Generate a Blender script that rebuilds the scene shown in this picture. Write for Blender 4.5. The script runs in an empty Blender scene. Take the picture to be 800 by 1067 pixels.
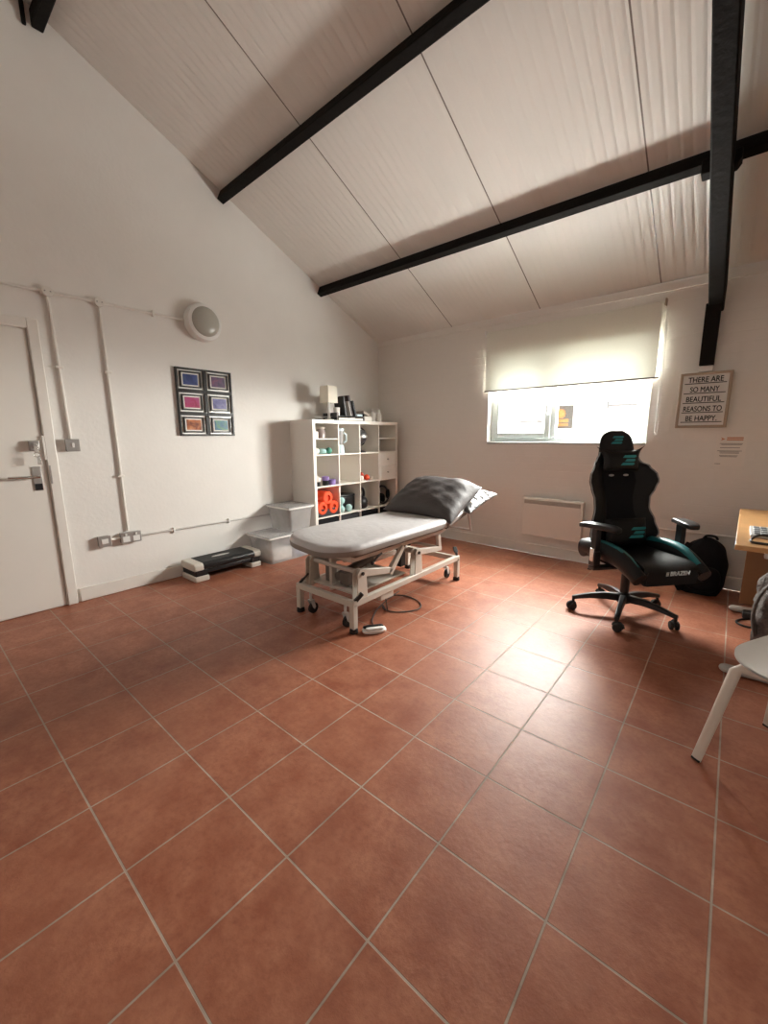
import bpy, math, random
from mathutils import Vector, Matrix, Euler
random.seed(7)
PI = math.pi
scene = bpy.context.scene
COL = scene.collection

# ------------------------------------------------------------------ helpers
def R(d): return math.radians(d)

class MB:
    """collects shapes; build() links them as ONE mesh object"""
    def __init__(s): s.v = []; s.f = []; s.mi = []; s.cur = 0
    def add(s, vs, fs):
        n = len(s.v); s.v += [Vector(v) for v in vs]
        for f in fs: s.f.append([i + n for i in f]); s.mi.append(s.cur)
        return s
    def box(s, c, d, rot=None):
        c = Vector(c); x, y, z = d[0]/2, d[1]/2, d[2]/2
        vs = [Vector((a*x, b*y, e*z)) for e in (-1, 1) for b in (-1, 1) for a in (-1, 1)]
        if rot is not None: vs = [rot @ v for v in vs]
        return s.add([v + c for v in vs], [(0,2,3,1),(4,5,7,6),(0,1,5,4),(2,6,7,3),(0,4,6,2),(1,3,7,5)])
    def bb(s, x0, x1, y0, y1, z0, z1):
        return s.box(((x0+x1)/2, (y0+y1)/2, (z0+z1)/2), (abs(x1-x0), abs(y1-y0), abs(z1-z0)))
    def bar(s, p, q, w, h, up=(0,0,1), w2=None, h2=None):
        p, q = Vector(p), Vector(q); d = (q-p).normalized(); up = Vector(up)
        sd = d.cross(up)
        if sd.length < 1e-4: sd = d.cross(Vector((0,1,0)))
        sd.normalize(); u = sd.cross(d)
        w2 = w if w2 is None else w2; h2 = h if h2 is None else h2
        vs = []
        for c, a, b in ((p, w, h), (q, w2, h2)):
            vs += [c - sd*a/2 - u*b/2, c + sd*a/2 - u*b/2, c + sd*a/2 + u*b/2, c - sd*a/2 + u*b/2]
        return s.add(vs, [(3,2,1,0),(4,5,6,7),(0,1,5,4),(1,2,6,5),(2,3,7,6),(3,0,4,7)])
    def tube(s, pts, r, n=10, closed=False, flat=None):
        """sweep; r a number or a list; flat=(w,h,up) gives an elliptical section"""
        pts = [Vector(p) for p in pts]; m = len(pts); rings = []
        rs = r if isinstance(r, (list, tuple)) else [r]*m
        prev = None
        for i in range(m):
            a = pts[(i-1) % m] if (closed or i > 0) else pts[i]
            b = pts[(i+1) % m] if (closed or i < m-1) else pts[i]
            t = (b-a).normalized()
            if prev is None:
                ref = Vector(flat[2]) if flat else (Vector((0,0,1)) if abs(t.z) < .9 else Vector((1,0,0)))
                sd = t.cross(ref).normalized()
            else:
                sd = (prev - t*prev.dot(t)).normalized()
            prev = sd; u = sd.cross(t).normalized()
            fw, fh = (flat[0], flat[1]) if flat else (1, 1)
            rings.append([pts[i] + (sd*math.cos(2*PI*k/n)*fw + u*math.sin(2*PI*k/n)*fh)*rs[i] for k in range(n)])
        vs = [v for g in rings for v in g]; fs = []
        for i in range(m if closed else m-1):
            j = (i+1) % m
            for k in range(n):
                l = (k+1) % n; fs.append((i*n+k, i*n+l, j*n+l, j*n+k))
        if not closed:
            fs.append(tuple(range(n-1, -1, -1))); fs.append(tuple((m-1)*n+k for k in range(n)))
        return s.add(vs, fs)
    def cyl(s, p, q, r, n=20, r2=None):
        return s.tube([p, q], [r, r if r2 is None else r2], n)
    def lathe(s, prof, c=(0,0,0), rot=None, n=28):
        c = Vector(c); vs = []; fs = []
        for r, z in prof:
            for k in range(n):
                v = Vector((r*math.cos(2*PI*k/n), r*math.sin(2*PI*k/n), z))
                vs.append((rot @ v if rot is not None else v) + c)
        m = len(prof)
        for i in range(m-1):
            for k in range(n):
                l = (k+1) % n; fs.append((i*n+k, i*n+l, (i+1)*n+l, (i+1)*n+k))
        fs.append(tuple(range(n-1, -1, -1))); fs.append(tuple((m-1)*n+k for k in range(n)))
        return s.add(vs, fs)
    def prism(s, poly, o, u, v, d):
        """polygon in plane (o,u,v) extruded by the vector d"""
        o, u, v, d = Vector(o), Vector(u), Vector(v), Vector(d)
        a = [o + u*p[0] + v*p[1] for p in poly]; n = len(a)
        flip = u.cross(v).dot(d) < 0
        fs = [tuple(range(n-1, -1, -1)), tuple(range(n, 2*n))] + [(i, (i+1) % n, n+(i+1) % n, n+i) for i in range(n)]
        if flip: fs = [tuple(reversed(f)) for f in fs]
        return s.add(a + [p + d for p in a], fs)
    def surf(s, nu, nv, fn, closeu=False, cap=False):
        vs = [fn(i/(nu if closeu else nu-1), j/(nv-1)) for j in range(nv) for i in range(nu)]
        fs = []
        for j in range(nv-1):
            for i in range(nu if closeu else nu-1):
                k = (i+1) % nu; fs.append((j*nu+i, j*nu+k, (j+1)*nu+k, (j+1)*nu+i))
        if cap:
            fs.append(tuple(range(nu-1, -1, -1))); fs.append(tuple((nv-1)*nu+i for i in range(nu)))
        return s.add(vs, fs)
    def ell(s, c, r, rot=None, n=20, m=12, e=1.0, e2=1.0):
        """super-ellipsoid"""
        c = Vector(c)
        def sp(a, p): return math.copysign(abs(a)**p, a)
        def fn(u, v):
            a = 2*PI*u; b = PI*(v-.5)*.998
            p = Vector((r[0]*sp(math.cos(b), e2)*sp(math.cos(a), e), r[1]*sp(math.cos(b), e2)*sp(math.sin(a), e), r[2]*sp(math.sin(b), e2)))
            return (rot @ p if rot is not None else p) + c
        return s.surf(n, m, fn, True, True)
    def build(s, name, mat, parent=None, world=True, bevel=0, seg=2, sharp=35, loc=None):
        me = bpy.data.meshes.new(name)
        off = Vector((0,0,0))
        if loc is not None: off = Vector(loc)
        elif parent is not None and world: off = Vector(parent.get('_o', (0,0,0)))
        me.from_pydata([v - off for v in s.v], [], s.f)
        mats = mat if isinstance(mat, (list, tuple)) else [mat]
        for m in mats: me.materials.append(m)
        for p, i in zip(me.polygons, s.mi): p.material_index = i; p.use_smooth = True
        me.validate(); me.update()
        try: me.set_sharp_from_angle(angle=R(sharp))
        except Exception: pass
        o = bpy.data.objects.new(name, me); COL.objects.link(o)
        if loc is not None: o.location = loc
        if parent is not None:
            o.parent = parent
            o['_o'] = parent.get('_o', (0,0,0)) if world else (0,0,0)
        if bevel:
            b = o.modifiers.new('Bevel', 'BEVEL'); b.width = bevel; b.segments = seg
            b.limit_method = 'ANGLE'; b.angle_limit = R(40)
        return o

def tag(o, label, cat, group=None):
    o['label'] = label; o['category'] = cat
    if group: o['group'] = group
    return o

def thing(name, label, cat, loc=(0,0,0), rotz=0, group=None):
    o = bpy.data.objects.new(name, None); COL.objects.link(o)
    o.empty_display_size = .1
    o.location = loc; o.rotation_euler = (0,0,rotz); o['_o'] = tuple(loc)
    return tag(o, label, cat, group)

def struct(o): o['kind'] = 'structure'; return o

def text_mesh(body, size, mat, name, parent, mtx, width=None, depth=.001, shear=0, bold=0, world=True, align='CENTER', thick=0):
    cu = bpy.data.curves.new('lettering', 'FONT'); cu.body = body; cu.size = size
    cu.align_x = align; cu.extrude = depth; cu.shear = shear; cu.offset = bold
    t = bpy.data.objects.new('tmp', cu); COL.objects.link(t)
    dg = bpy.context.evaluated_depsgraph_get()
    me = bpy.data.meshes.new_from_object(t.evaluated_get(dg))
    bpy.data.objects.remove(t); bpy.data.curves.remove(cu)
    if width:
        xs = [v.co.x for v in me.vertices]; k = width/(max(xs)-min(xs)); c = (max(xs)+min(xs))/2
        for v in me.vertices: v.co.x = (v.co.x-c)*k
    if thick:                                   # heavier strokes: the same outline repeated a hair to each side
        V = [v.co.copy() for v in me.vertices]; F = [list(p.vertices) for p in me.polygons]; vs, fs = [], []
        for k, (dx, dy) in enumerate(((-thick, 0), (0, thick), (thick, 0), (0, -thick))):
            n = len(vs); vs += [v + Vector((dx, dy, k*.00004)) for v in V]; fs += [[i+n for i in f] for f in F]
        me = bpy.data.meshes.new(name); me.from_pydata(vs, [], fs); me.update()
    me.transform(mtx)
    if parent is not None and world: me.transform(Matrix.Translation(-Vector(parent.get('_o', (0,0,0)))))
    me.materials.clear(); me.materials.append(mat); me.name = name
    o = bpy.data.objects.new(name, me); COL.objects.link(o)
    if parent is not None: o.parent = parent
    return o

# ------------------------------------------------------------------ materials
def mat(name, col, rough=.5, metal=0, spec=.5, noise=0, nscale=20, bump=0, bscale=60, trans=0, sheen=0, coat=0):
    m = bpy.data.materials.new(name); m.use_nodes = True
    nt = m.node_tree; b = nt.nodes['Principled BSDF']
    b.inputs['Base Color'].default_value = (*col, 1); b.inputs['Roughness'].default_value = rough
    b.inputs['Metallic'].default_value = metal; b.inputs['Specular IOR Level'].default_value = spec
    if sheen: b.inputs['Sheen Weight'].default_value = sheen
    if coat: b.inputs['Coat Weight'].default_value = coat; b.inputs['Coat Roughness'].default_value = .15
    tc = nt.nodes.new('ShaderNodeTexCoord')
    n = nt.nodes.new('ShaderNodeTexNoise'); n.inputs['Scale'].default_value = nscale; n.inputs['Detail'].default_value = 4
    nt.links.new(tc.outputs['Object'], n.inputs['Vector'])
    mx = nt.nodes.new('ShaderNodeMix'); mx.data_type = 'RGBA'
    k = max(noise, .02)
    mx.inputs['A'].default_value = (*[c*(1-k) for c in col], 1); mx.inputs['B'].default_value = (*[min(1, c*(1+k)) for c in col], 1)
    nt.links.new(n.outputs['Fac'], mx.inputs['Factor']); nt.links.new(mx.outputs['Result'], b.inputs['Base Color'])
    if bump:
        n2 = nt.nodes.new('ShaderNodeTexNoise'); n2.inputs['Scale'].default_value = bscale; n2.inputs['Detail'].default_value = 3
        nt.links.new(tc.outputs['Object'], n2.inputs['Vector'])
        bp = nt.nodes.new('ShaderNodeBump'); bp.inputs['Strength'].default_value = bump; bp.inputs['Distance'].default_value = .01
        nt.links.new(n2.outputs['Fac'], bp.inputs['Height']); nt.links.new(bp.outputs['Normal'], b.inputs['Normal'])
    return m

class NT:
    """small node-tree writer"""
    def __init__(s, m): s.t = m.node_tree; s.b = s.t.nodes['Principled BSDF']
    def n(s, kind, **kw):
        x = s.t.nodes.new(kind)
        for k, v in kw.items(): setattr(x, k, v)
        return x
    def link(s, a, b): s.t.links.new(a, b)
    def math(s, op, a, b=None, c=None):
        x = s.n('ShaderNodeMath', operation=op)
        for i, v in enumerate((a, b, c)):
            if v is None: continue
            if isinstance(v, (int, float)): x.inputs[i].default_value = v
            else: s.link(v, x.inputs[i])
        return x.outputs[0]
    def mix(s, f, a, b):
        x = s.n('ShaderNodeMix', data_type='RGBA')
        for nm, v in (('Factor', f), ('A', a), ('B', b)):
            if isinstance(v, tuple): x.inputs[nm].default_value = (*v, 1)
            elif isinstance(v, (int, float)): x.inputs[nm].default_value = v
            else: s.link(v, x.inputs[nm])
        return x.outputs['Result']

WARM = (.80, .765, .71)
M = {}
M['wall'] = mat('white_painted_plaster', (.81, .785, .745), .7, spec=.25, noise=.03, nscale=6, bump=.12, bscale=35)
M['gloss_white'] = mat('white_gloss_paint', (.80, .765, .71), .35, spec=.4)
M['door'] = mat('white_door_paint', (.78, .745, .69), .42, spec=.4, noise=.03, nscale=5)
M['upvc'] = mat('pale_grey_plastic_window', (.56, .60, .60), .35)
M['black_beam'] = mat('black_stained_timber', (.009, .0072, .006), .75, spec=.15, noise=.3, nscale=12, bump=.5, bscale=25)
M['shelf'] = mat('white_laminate', (.84, .80, .74), .4, spec=.35)
M['grey_plate'] = mat('brushed_steel_plate', (.42, .40, .38), .38, metal=.6)
M['white_plastic'] = mat('white_plastic', (.80, .79, .76), .35)
M['chrome'] = mat('chrome', (.7, .69, .67), .2, metal=1)
M['black_plastic'] = mat('black_plastic', (.012, .012, .013), .38)
M['black_fabric'] = mat('black_fabric', (.010, .010, .012), .85, spec=.2, bump=.3, bscale=220)
M['black_leather'] = mat('black_leatherette', (.008, .0075, .008), .45, spec=.32, bump=.25, bscale=120)
M['teal'] = mat('teal_leatherette', (.015, .17, .19), .4, bump=.2, bscale=120)
M['teal_print'] = mat('teal_embroidery', (.03, .30, .33), .5)
M['white_print'] = mat('pale_embroidery', (.55, .60, .60), .5)
M['rubber'] = mat('black_rubber', (.015, .015, .015), .7)
M['couch_metal'] = mat('cream_powder_coated_steel', (.60, .55, .48), .38, spec=.5)
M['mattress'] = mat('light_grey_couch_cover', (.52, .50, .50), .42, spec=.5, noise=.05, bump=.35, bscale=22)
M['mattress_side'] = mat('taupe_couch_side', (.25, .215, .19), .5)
M['pillow'] = mat('dark_grey_pillow_cover', (.085, .075, .075), .55, spec=.4, noise=.08, bump=.5, bscale=14)
M['shiny_pillow'] = mat('grey_plastic_covered_pillow', (.10, .095, .095), .24, spec=.6, bump=.9, bscale=22)
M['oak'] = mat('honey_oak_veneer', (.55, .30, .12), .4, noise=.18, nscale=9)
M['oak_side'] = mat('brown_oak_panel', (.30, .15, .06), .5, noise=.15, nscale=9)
M['grey_metal'] = mat('light_grey_steel', (.55, .52, .49), .4)
M['grey_fabric'] = mat('grey_knit_fabric', (.17, .155, .145), .95, spec=.1, noise=.25, nscale=30, bump=.9, bscale=70)
M['orange'] = mat('orange_foam', (.85, .085, .02), .5, bump=.3, bscale=40)
M['dark_grey'] = mat('charcoal_fabric', (.05, .05, .055), .9, spec=.1, bump=.3, bscale=120)
M['aqua'] = mat('pale_aqua_rubber', (.40, .62, .60), .5)
M['purple'] = mat('purple_tape', (.25, .17, .42), .6)
M['lamp_shade'] = mat('cream_lamp_shade', (.88, .84, .72), .7)
M['paper'] = mat('white_paper', (.82, .78, .73), .7, spec=.2)
M['cream_tin'] = mat('beige_tin', (.50, .43, .37), .5)
M['clear_bottle'] = mat('smoky_bottle', (.30, .24, .22), .25)
M['pale_blue'] = mat('pale_blue_plastic', (.55, .68, .72), .3)
M['red'] = mat('red_plastic', (.55, .07, .04), .4)
M['diffuser'] = mat('frosted_glass_diffuser', (.42, .41, .36), .28, spec=.6)
M['wood_frame'] = mat('pale_wood_frame', (.42, .33, .25), .55, noise=.12, nscale=25)
M['board'] = mat('white_letter_board', (.74, .72, .69), .5)
M['ink'] = mat('black_lettering', (.01, .01, .01), .6)
M['grey_ink'] = mat('grey_printing', (.22, .20, .19), .7)
M['orange_ink'] = mat('orange_printing', (.60, .26, .14), .7)
M['sign_black'] = mat('black_shop_sign', (.030, .027, .024), .5)
M['sign_orange'] = mat('orange_shop_sign', (.27, .10, .012), .5)
M['outside_wall'] = mat('white_rendered_wall', (.88, .88, .87), .8, noise=.04, nscale=2)
M['outside_grey'] = mat('grey_outdoor_trim', (.10, .10, .105), .6)
M['black_frame'] = mat('black_picture_frame', (.015, .013, .012), .35)
M['silver'] = mat('silver_card', (.62, .60, .57), .35, metal=.5)
M['seat_white'] = mat('white_chair_shell', (.80, .79, .76), .35)
M['leg_cream'] = mat('cream_chair_leg', (.76, .70, .62), .4)
M['blind_rail'] = mat('grey_blind_rail', (.25, .23, .21), .4, metal=.3)
M['device'] = mat('pale_grey_device', (.62, .61, .60), .4)
M['keys'] = mat('grey_device_keys', (.28, .29, .31), .5)
M['cable'] = mat('grey_cable', (.10, .085, .08), .5)

def floor_mat():
    m = mat('terracotta_tiles', (.5, .2, .1)); w = NT(m)
    tc = w.n('ShaderNodeTexCoord')
    br = w.n('ShaderNodeTexBrick', offset=0.0, squash=1.0)
    for k, v in (('Scale', 1.0), ('Brick Width', .33), ('Row Height', .33), ('Mortar Size', .0034), ('Mortar Smooth', .25), ('Bias', 0.0)):
        br.inputs[k].default_value = v
    br.inputs['Color1'].default_value = (.0, .0, .0, 1); br.inputs['Color2'].default_value = (1, 1, 1, 1); br.inputs['Mortar'].default_value = (.5, .5, .5, 1)
    w.link(tc.outputs['Object'], br.inputs['Vector'])
    def noise(sc, det, ro=.6):
        n = w.n('ShaderNodeTexNoise'); n.inputs['Scale'].default_value = sc; n.inputs['Detail'].default_value = det; n.inputs['Roughness'].default_value = ro
        w.link(tc.outputs['Object'], n.inputs['Vector']); return n.outputs['Fac']
    n1, n2, n3 = noise(7, 5), noise(45, 6, .7), noise(2.2, 3)
    def ramp(f, a, b):
        r = w.n('ShaderNodeMapRange'); r.inputs['From Min'].default_value = a; r.inputs['From Max'].default_value = b
        w.link(f, r.inputs['Value']); return r.outputs['Result']
    c = w.mix(ramp(n1, .35, .65), (.262, .080, .041), (.400, .158, .090))
    c = w.mix(w.math('MULTIPLY', ramp(n2, .45, .68), .6), c, (.215, .064, .035))
    c = w.mix(w.math('MULTIPLY', ramp(n3, .40, .75), .35), c, (.43, .19, .118))
    tilev = w.n('ShaderNodeSeparateColor'); w.link(br.outputs['Color'], tilev.inputs['Color'])
    c = w.mix(w.math('MULTIPLY', tilev.outputs[0], .25), c, (.37, .13, .068))
    grout = w.mix(ramp(n1, .25, .8), (.25, .185, .14), (.52, .43, .35))
    c = w.mix(br.outputs['Fac'], c, grout)
    w.link(c, w.b.inputs['Base Color'])
    rg = w.math('ADD', w.math('MULTIPLY', n2, .30), .285)
    rg = w.math('MAXIMUM', rg, w.math('MULTIPLY', br.outputs['Fac'], .75))
    w.link(rg, w.b.inputs['Roughness']); w.b.inputs['Specular IOR Level'].default_value = .33
    h = w.math('SUBTRACT', w.math('MULTIPLY', w.math('ADD', w.math('MULTIPLY', n2, .8), n1), .22), w.math('MULTIPLY', br.outputs['Fac'], .35))
    bp = w.n('ShaderNodeBump'); bp.inputs['Strength'].default_value = .6; bp.inputs['Distance'].default_value = .010
    w.link(h, bp.inputs['Height']); w.link(bp.outputs['Normal'], w.b.inputs['Normal'])
    return m
M['floor'] = floor_mat()

def ceil_mat():
    m = mat('white_ribbed_roof_sheet', (.78, .73, .67), .45); w = NT(m)
    tc = w.n('ShaderNodeTexCoord'); sx = w.n('ShaderNodeSeparateXYZ'); w.link(tc.outputs['Object'], sx.inputs[0])
    x = sx.outputs[0]
    # sheet joints every metre, narrow ribs between
    fr = w.math('FRACT', w.math('ADD', x, .388))
    d = w.math('ABSOLUTE', w.math('SUBTRACT', fr, .5))            # .5 at a joint
    joint = w.math('MULTIPLY', w.math('GREATER_THAN', d, .4955), w.math('GREATER_THAN', x, -2.0))
    n = w.n('ShaderNodeTexNoise'); n.inputs['Scale'].default_value = 2; w.link(tc.outputs['Object'], n.inputs['Vector'])
    c = w.mix(n.outputs['Fac'], (.73, .70, .655), (.77, .74, .695))
    c = w.mix(joint, c, (.16, .13, .11))
    w.link(c, w.b.inputs['Base Color'])
    rib = w.math('FRACT', w.math('DIVIDE', x, .0625))
    rd = w.math('ABSOLUTE', w.math('SUBTRACT', rib, .5))
    ht = w.math('SMOOTH_MIN', w.math('MULTIPLY', rd, 2), .5, .2)
    bp = w.n('ShaderNodeBump'); bp.inputs['Strength'].default_value = .5; bp.inputs['Distance'].default_value = .012
    w.link(ht, bp.inputs['Height']); w.link(bp.outputs['Normal'], w.b.inputs['Normal'])
    w.b.inputs['Roughness'].default_value = .34; w.b.inputs['Specular IOR Level'].default_value = .5
    return m
M['ceiling'] = ceil_mat()

def brickwall_mat():
    m = mat('white_painted_brick', (.79, .76, .715), .62); w = NT(m)
    tc = w.n('ShaderNodeTexCoord'); mp = w.n('ShaderNodeMapping'); mp.inputs['Rotation'].default_value = (R(90), 0, 0)
    w.link(tc.outputs['Object'], mp.inputs['Vector'])
    br = w.n('ShaderNodeTexBrick')
    for k, v in (('Scale', 1.0), ('Brick Width', .225), ('Row Height', .075), ('Mortar Size', .006), ('Mortar Smooth', .6)): br.inputs[k].default_value = v
    w.link(mp.outputs['Vector'], br.inputs['Vector'])
    n = w.n('ShaderNodeTexNoise'); n.inputs['Scale'].default_value = 30; n.inputs['Detail'].default_value = 4; w.link(tc.outputs['Object'], n.inputs['Vector'])
    h = w.math('SUBTRACT', w.math('MULTIPLY', n.outputs['Fac'], .5), w.math('MULTIPLY', br.outputs['Fac'], .35))
    bp = w.n('ShaderNodeBump'); bp.inputs['Strength'].default_value = .22; bp.inputs['Distance'].default_value = .01
    w.link(h, bp.inputs['Height']); w.link(bp.outputs['Normal'], w.b.inputs['Normal'])
    w.b.inputs['Specular IOR Level'].default_value = .3
    return m
M['brick'] = brickwall_mat()

def glass_mat(name, tint=(.97, .98, .98), gl=.06):
    m = bpy.data.materials.new(name); m.use_nodes = True; t = m.node_tree; t.nodes.clear()
    o = t.nodes.new('ShaderNodeOutputMaterial'); mx = t.nodes.new('ShaderNodeMixShader'); mx.inputs[0].default_value = gl
    a = t.nodes.new('ShaderNodeBsdfTransparent'); a.inputs[0].default_value = (*tint, 1)
    g = t.nodes.new('ShaderNodeBsdfGlossy'); g.inputs['Roughness'].default_value = .03
    t.links.new(a.outputs[0], mx.inputs[1]); t.links.new(g.outputs[0], mx.inputs[2]); t.links.new(mx.outputs[0], o.inputs[0])
    return m
M['glass'] = glass_mat('window_glass')

def milky_mat():
    m = bpy.data.materials.new('milky_clear_plastic'); m.use_nodes = True; t = m.node_tree; t.nodes.clear()
    o = t.nodes.new('ShaderNodeOutputMaterial'); mx = t.nodes.new('ShaderNodeMixShader'); mx.inputs[0].default_value = .5
    a = t.nodes.new('ShaderNodeBsdfTransparent'); a.inputs[0].default_value = (.92, .92, .93, 1)
    p = t.nodes.new('ShaderNodeBsdfPrincipled'); p.inputs['Base Color'].default_value = (.80, .79, .77, 1); p.inputs['Roughness'].default_value = .25
    tc = t.nodes.new('ShaderNodeTexCoord'); n = t.nodes.new('ShaderNodeTexNoise'); n.inputs['Scale'].default_value = 9
    t.links.new(tc.outputs['Object'], n.inputs['Vector'])
    mr = t.nodes.new('ShaderNodeMapRange'); mr.inputs['To Min'].default_value = .24; mr.inputs['To Max'].default_value = .44
    t.links.new(n.outputs['Fac'], mr.inputs['Value']); t.links.new(mr.outputs[0], mx.inputs[0])
    t.links.new(a.outputs[0], mx.inputs[1]); t.links.new(p.outputs[0], mx.inputs[2]); t.links.new(mx.outputs[0], o.inputs[0])
    return m
M['milky'] = milky_mat()

def blind_mat():
    m = bpy.data.materials.new('cream_roller_blind_fabric'); m.use_nodes = True; t = m.node_tree; t.nodes.clear()
    o = t.nodes.new('ShaderNodeOutputMaterial'); mx = t.nodes.new('ShaderNodeMixShader'); mx.inputs[0].default_value = .030
    tc = t.nodes.new('ShaderNodeTexCoord'); n = t.nodes.new('ShaderNodeTexNoise'); n.inputs['Scale'].default_value = 150
    t.links.new(tc.outputs['Object'], n.inputs['Vector'])
    cr = t.nodes.new('ShaderNodeMix'); cr.data_type = 'RGBA'; cr.inputs['A'].default_value = (.76, .75, .68, 1); cr.inputs['B'].default_value = (.83, .82, .75, 1)
    t.links.new(n.outputs['Fac'], cr.inputs['Factor'])
    a = t.nodes.new('ShaderNodeBsdfDiffuse'); b = t.nodes.new('ShaderNodeBsdfTranslucent')
    t.links.new(cr.outputs['Result'], a.inputs[0]); b.inputs[0].default_value = (.80, .82, .70, 1)
    t.links.new(a.outputs[0], mx.inputs[1]); t.links.new(b.outputs[0], mx.inputs[2]); t.links.new(mx.outputs[0], o.inputs[0])
    return m
M['blind'] = blind_mat()

def art_mat(name, a, b, c, scale=14):
    m = mat(name, a, .3); w = NT(m)
    tc = w.n('ShaderNodeTexCoord')
    n = w.n('ShaderNodeTexNoise'); n.inputs['Scale'].default_value = scale; n.inputs['Detail'].default_value = 6; n.inputs['Distortion'].default_value = 1.2
    w.link(tc.outputs['Object'], n.inputs['Vector'])
    r = w.n('ShaderNodeValToRGB'); e = r.color_ramp.elements
    e[0].position = .32; e[0].color = (*a, 1); e[1].position = .68; e[1].color = (*c, 1)
    x = e.new(.5); x.color = (*b, 1)
    w.link(n.outputs['Fac'], r.inputs[0]); w.link(r.outputs[0], w.b.inputs['Base Color'])
    return m

# ------------------------------------------------------------------ the room
XL, YB, XR, YF = -2.537, 4.03, 3.6, -2.75
ZE, SL, YR = 2.485, .448, .68                # eave height at the window wall, roof slope, ridge position
def roof(y): return ZE + SL*(YB-y) if y >= YR else ZE + SL*(YB-YR) - SL*(YR-y)

struct(MB().bb(XL-.2, XR+.2, YF-.2, YB+.3, -.12, 0).build('floor', M['floor']))
# window wall with its opening
WX0, WX1, WZ0, WZ1 = -.905, .625, 1.165, 2.055
T = .24
w = MB()
w.bb(XL-.2, WX0, YB, YB+T, 0, ZE+.05); w.bb(WX1, XR+.2, YB, YB+T, 0, ZE+.05)
w.bb(WX0, WX1, YB, YB+T, 0, WZ0); w.bb(WX0, WX1, YB, YB+T, WZ1, ZE+.05)
struct(w.build('wall_back', M['brick']))
def gable(x0, x1):
    poly = [(YF-.2, 0), (YB+T, 0), (YB+T, roof(YB+T)+.02), (YR, roof(YR)+.02), (YF-.2, roof(YF-.2)+.02)]
    return MB().prism(poly, (x0, 0, 0), (0,1,0), (0,0,1), (x1-x0, 0, 0))
struct(gable(XL-.2, XL).build('wall_left', M['wall']))
struct(gable(XR, XR+.2).build('wall_right', M['wall']))
# front wall (behind the camera) with an opening added to let in fill light
FX0, FX1, FZ0, FZ1 = -.9, 1.1, 1.0, 2.1
w = MB()
w.bb(XL, FX0, YF-.2, YF, 0, roof(YF)); w.bb(FX1, XR, YF-.2, YF, 0, roof(YF))
w.bb(FX0, FX1, YF-.2, YF, 0, FZ0); w.bb(FX0, FX1, YF-.2, YF, FZ1, roof(YF))
struct(w.build('wall_front', M['wall']))
c = MB()
c.prism([(YB+T+.2, roof(YB+T+.2)), (YR, roof(YR)), (YR, roof(YR)+.08), (YB+T+.2, roof(YB+T+.2)+.08)], (XL-.2, 0, 0), (0,1,0), (0,0,1), (XR-XL+.4, 0, 0))
c.prism([(YR, roof(YR)), (YF-.4, roof(YF-.4)), (YF-.4, roof(YF-.4)+.08), (YR, roof(YR)+.08)], (XL-.2, 0, 0), (0,1,0), (0,0,1), (XR-XL+.4, 0, 0))
struct(c.build('ceiling', M['ceiling']))
# eave board where roof meets the window wall
struct(MB().bb(XL, XR, YB-.022, YB, ZE-.075, ZE-.01).build('trim_1', M['wall'], bevel=.004))
# skirting
bs = MB().bb(XL, XL+.018, .525, YB, 0, .105); struct(bs.build('baseboard_left', M['gloss_white'], bevel=.006))
bs = MB().bb(XL+.018, XR, YB-.018, YB, 0, .112); struct(bs.build('baseboard_back', M['gloss_white'], bevel=.006))

# ---- window_1
win = thing('window_1', 'white plastic window half covered by a cream roller blind', 'window', ((WX0+WX1)/2, YB+.1, WZ0))
del win['label']; del win['category']; struct(win)
yi = YB+.085                                  # inner face of the frame
f = MB(); fw = .05
f.bb(WX0, WX0+fw, yi, yi+.06, WZ0+.02, WZ1); f.bb(WX1-fw, WX1, yi, yi+.06, WZ0+.02, WZ1)
f.bb(WX0+fw, WX1-fw, yi, yi+.06, WZ0+.02, WZ0+.02+fw); f.bb(WX0+fw, WX1-fw, yi, yi+.06, WZ1-fw, WZ1)
MX = -.225
f.bb(MX-.03, MX+.03, yi, yi+.06, WZ0+.02+fw, WZ1-fw)
f.build('frame', M['upvc'], win, bevel=.004)
s_ = MB(); a0, a1, b0, b1 = WX0+fw-.008, MX-.022, WZ0+.02+fw-.008, WZ1-fw+.008
s_.bb(a0, a0+.055, yi-.018, yi+.045, b0, b1); s_.bb(a1-.055, a1, yi-.018, yi+.045, b0, b1)
s_.bb(a0+.055, a1-.055, yi-.018, yi+.045, b0, b0+.055); s_.bb(a0+.055, a1-.055, yi-.018, yi+.045, b1-.055, b1)
sash = s_.build('sash', M['upvc'], win, bevel=.005)
MB().bb(a0+.05, a1-.05, yi+.01, yi+.02, b0+.05, b1-.05).build('pane', M['glass'], sash)
h_ = MB(); h_.box((a1-.026, yi-.03, 1.55), (.02, .022, .05)); h_.bar((a1-.026, yi-.045, 1.555), (a1-.026, yi-.05, 1.46), .016, .012)
h_.build('handle', M['upvc'], sash, bevel=.003)
MB().bb(MX+.028, WX1-fw+.002, yi+.02, yi+.03, WZ0+.02+fw-.002, WZ1-fw+.002).build('pane', M['glass'], win)
MB().bb(WX0+.002, WX1-.002, YB-.012, YB+.13, WZ0, WZ0+.022).build('sill', M['upvc'], win, bevel=.005)

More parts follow.
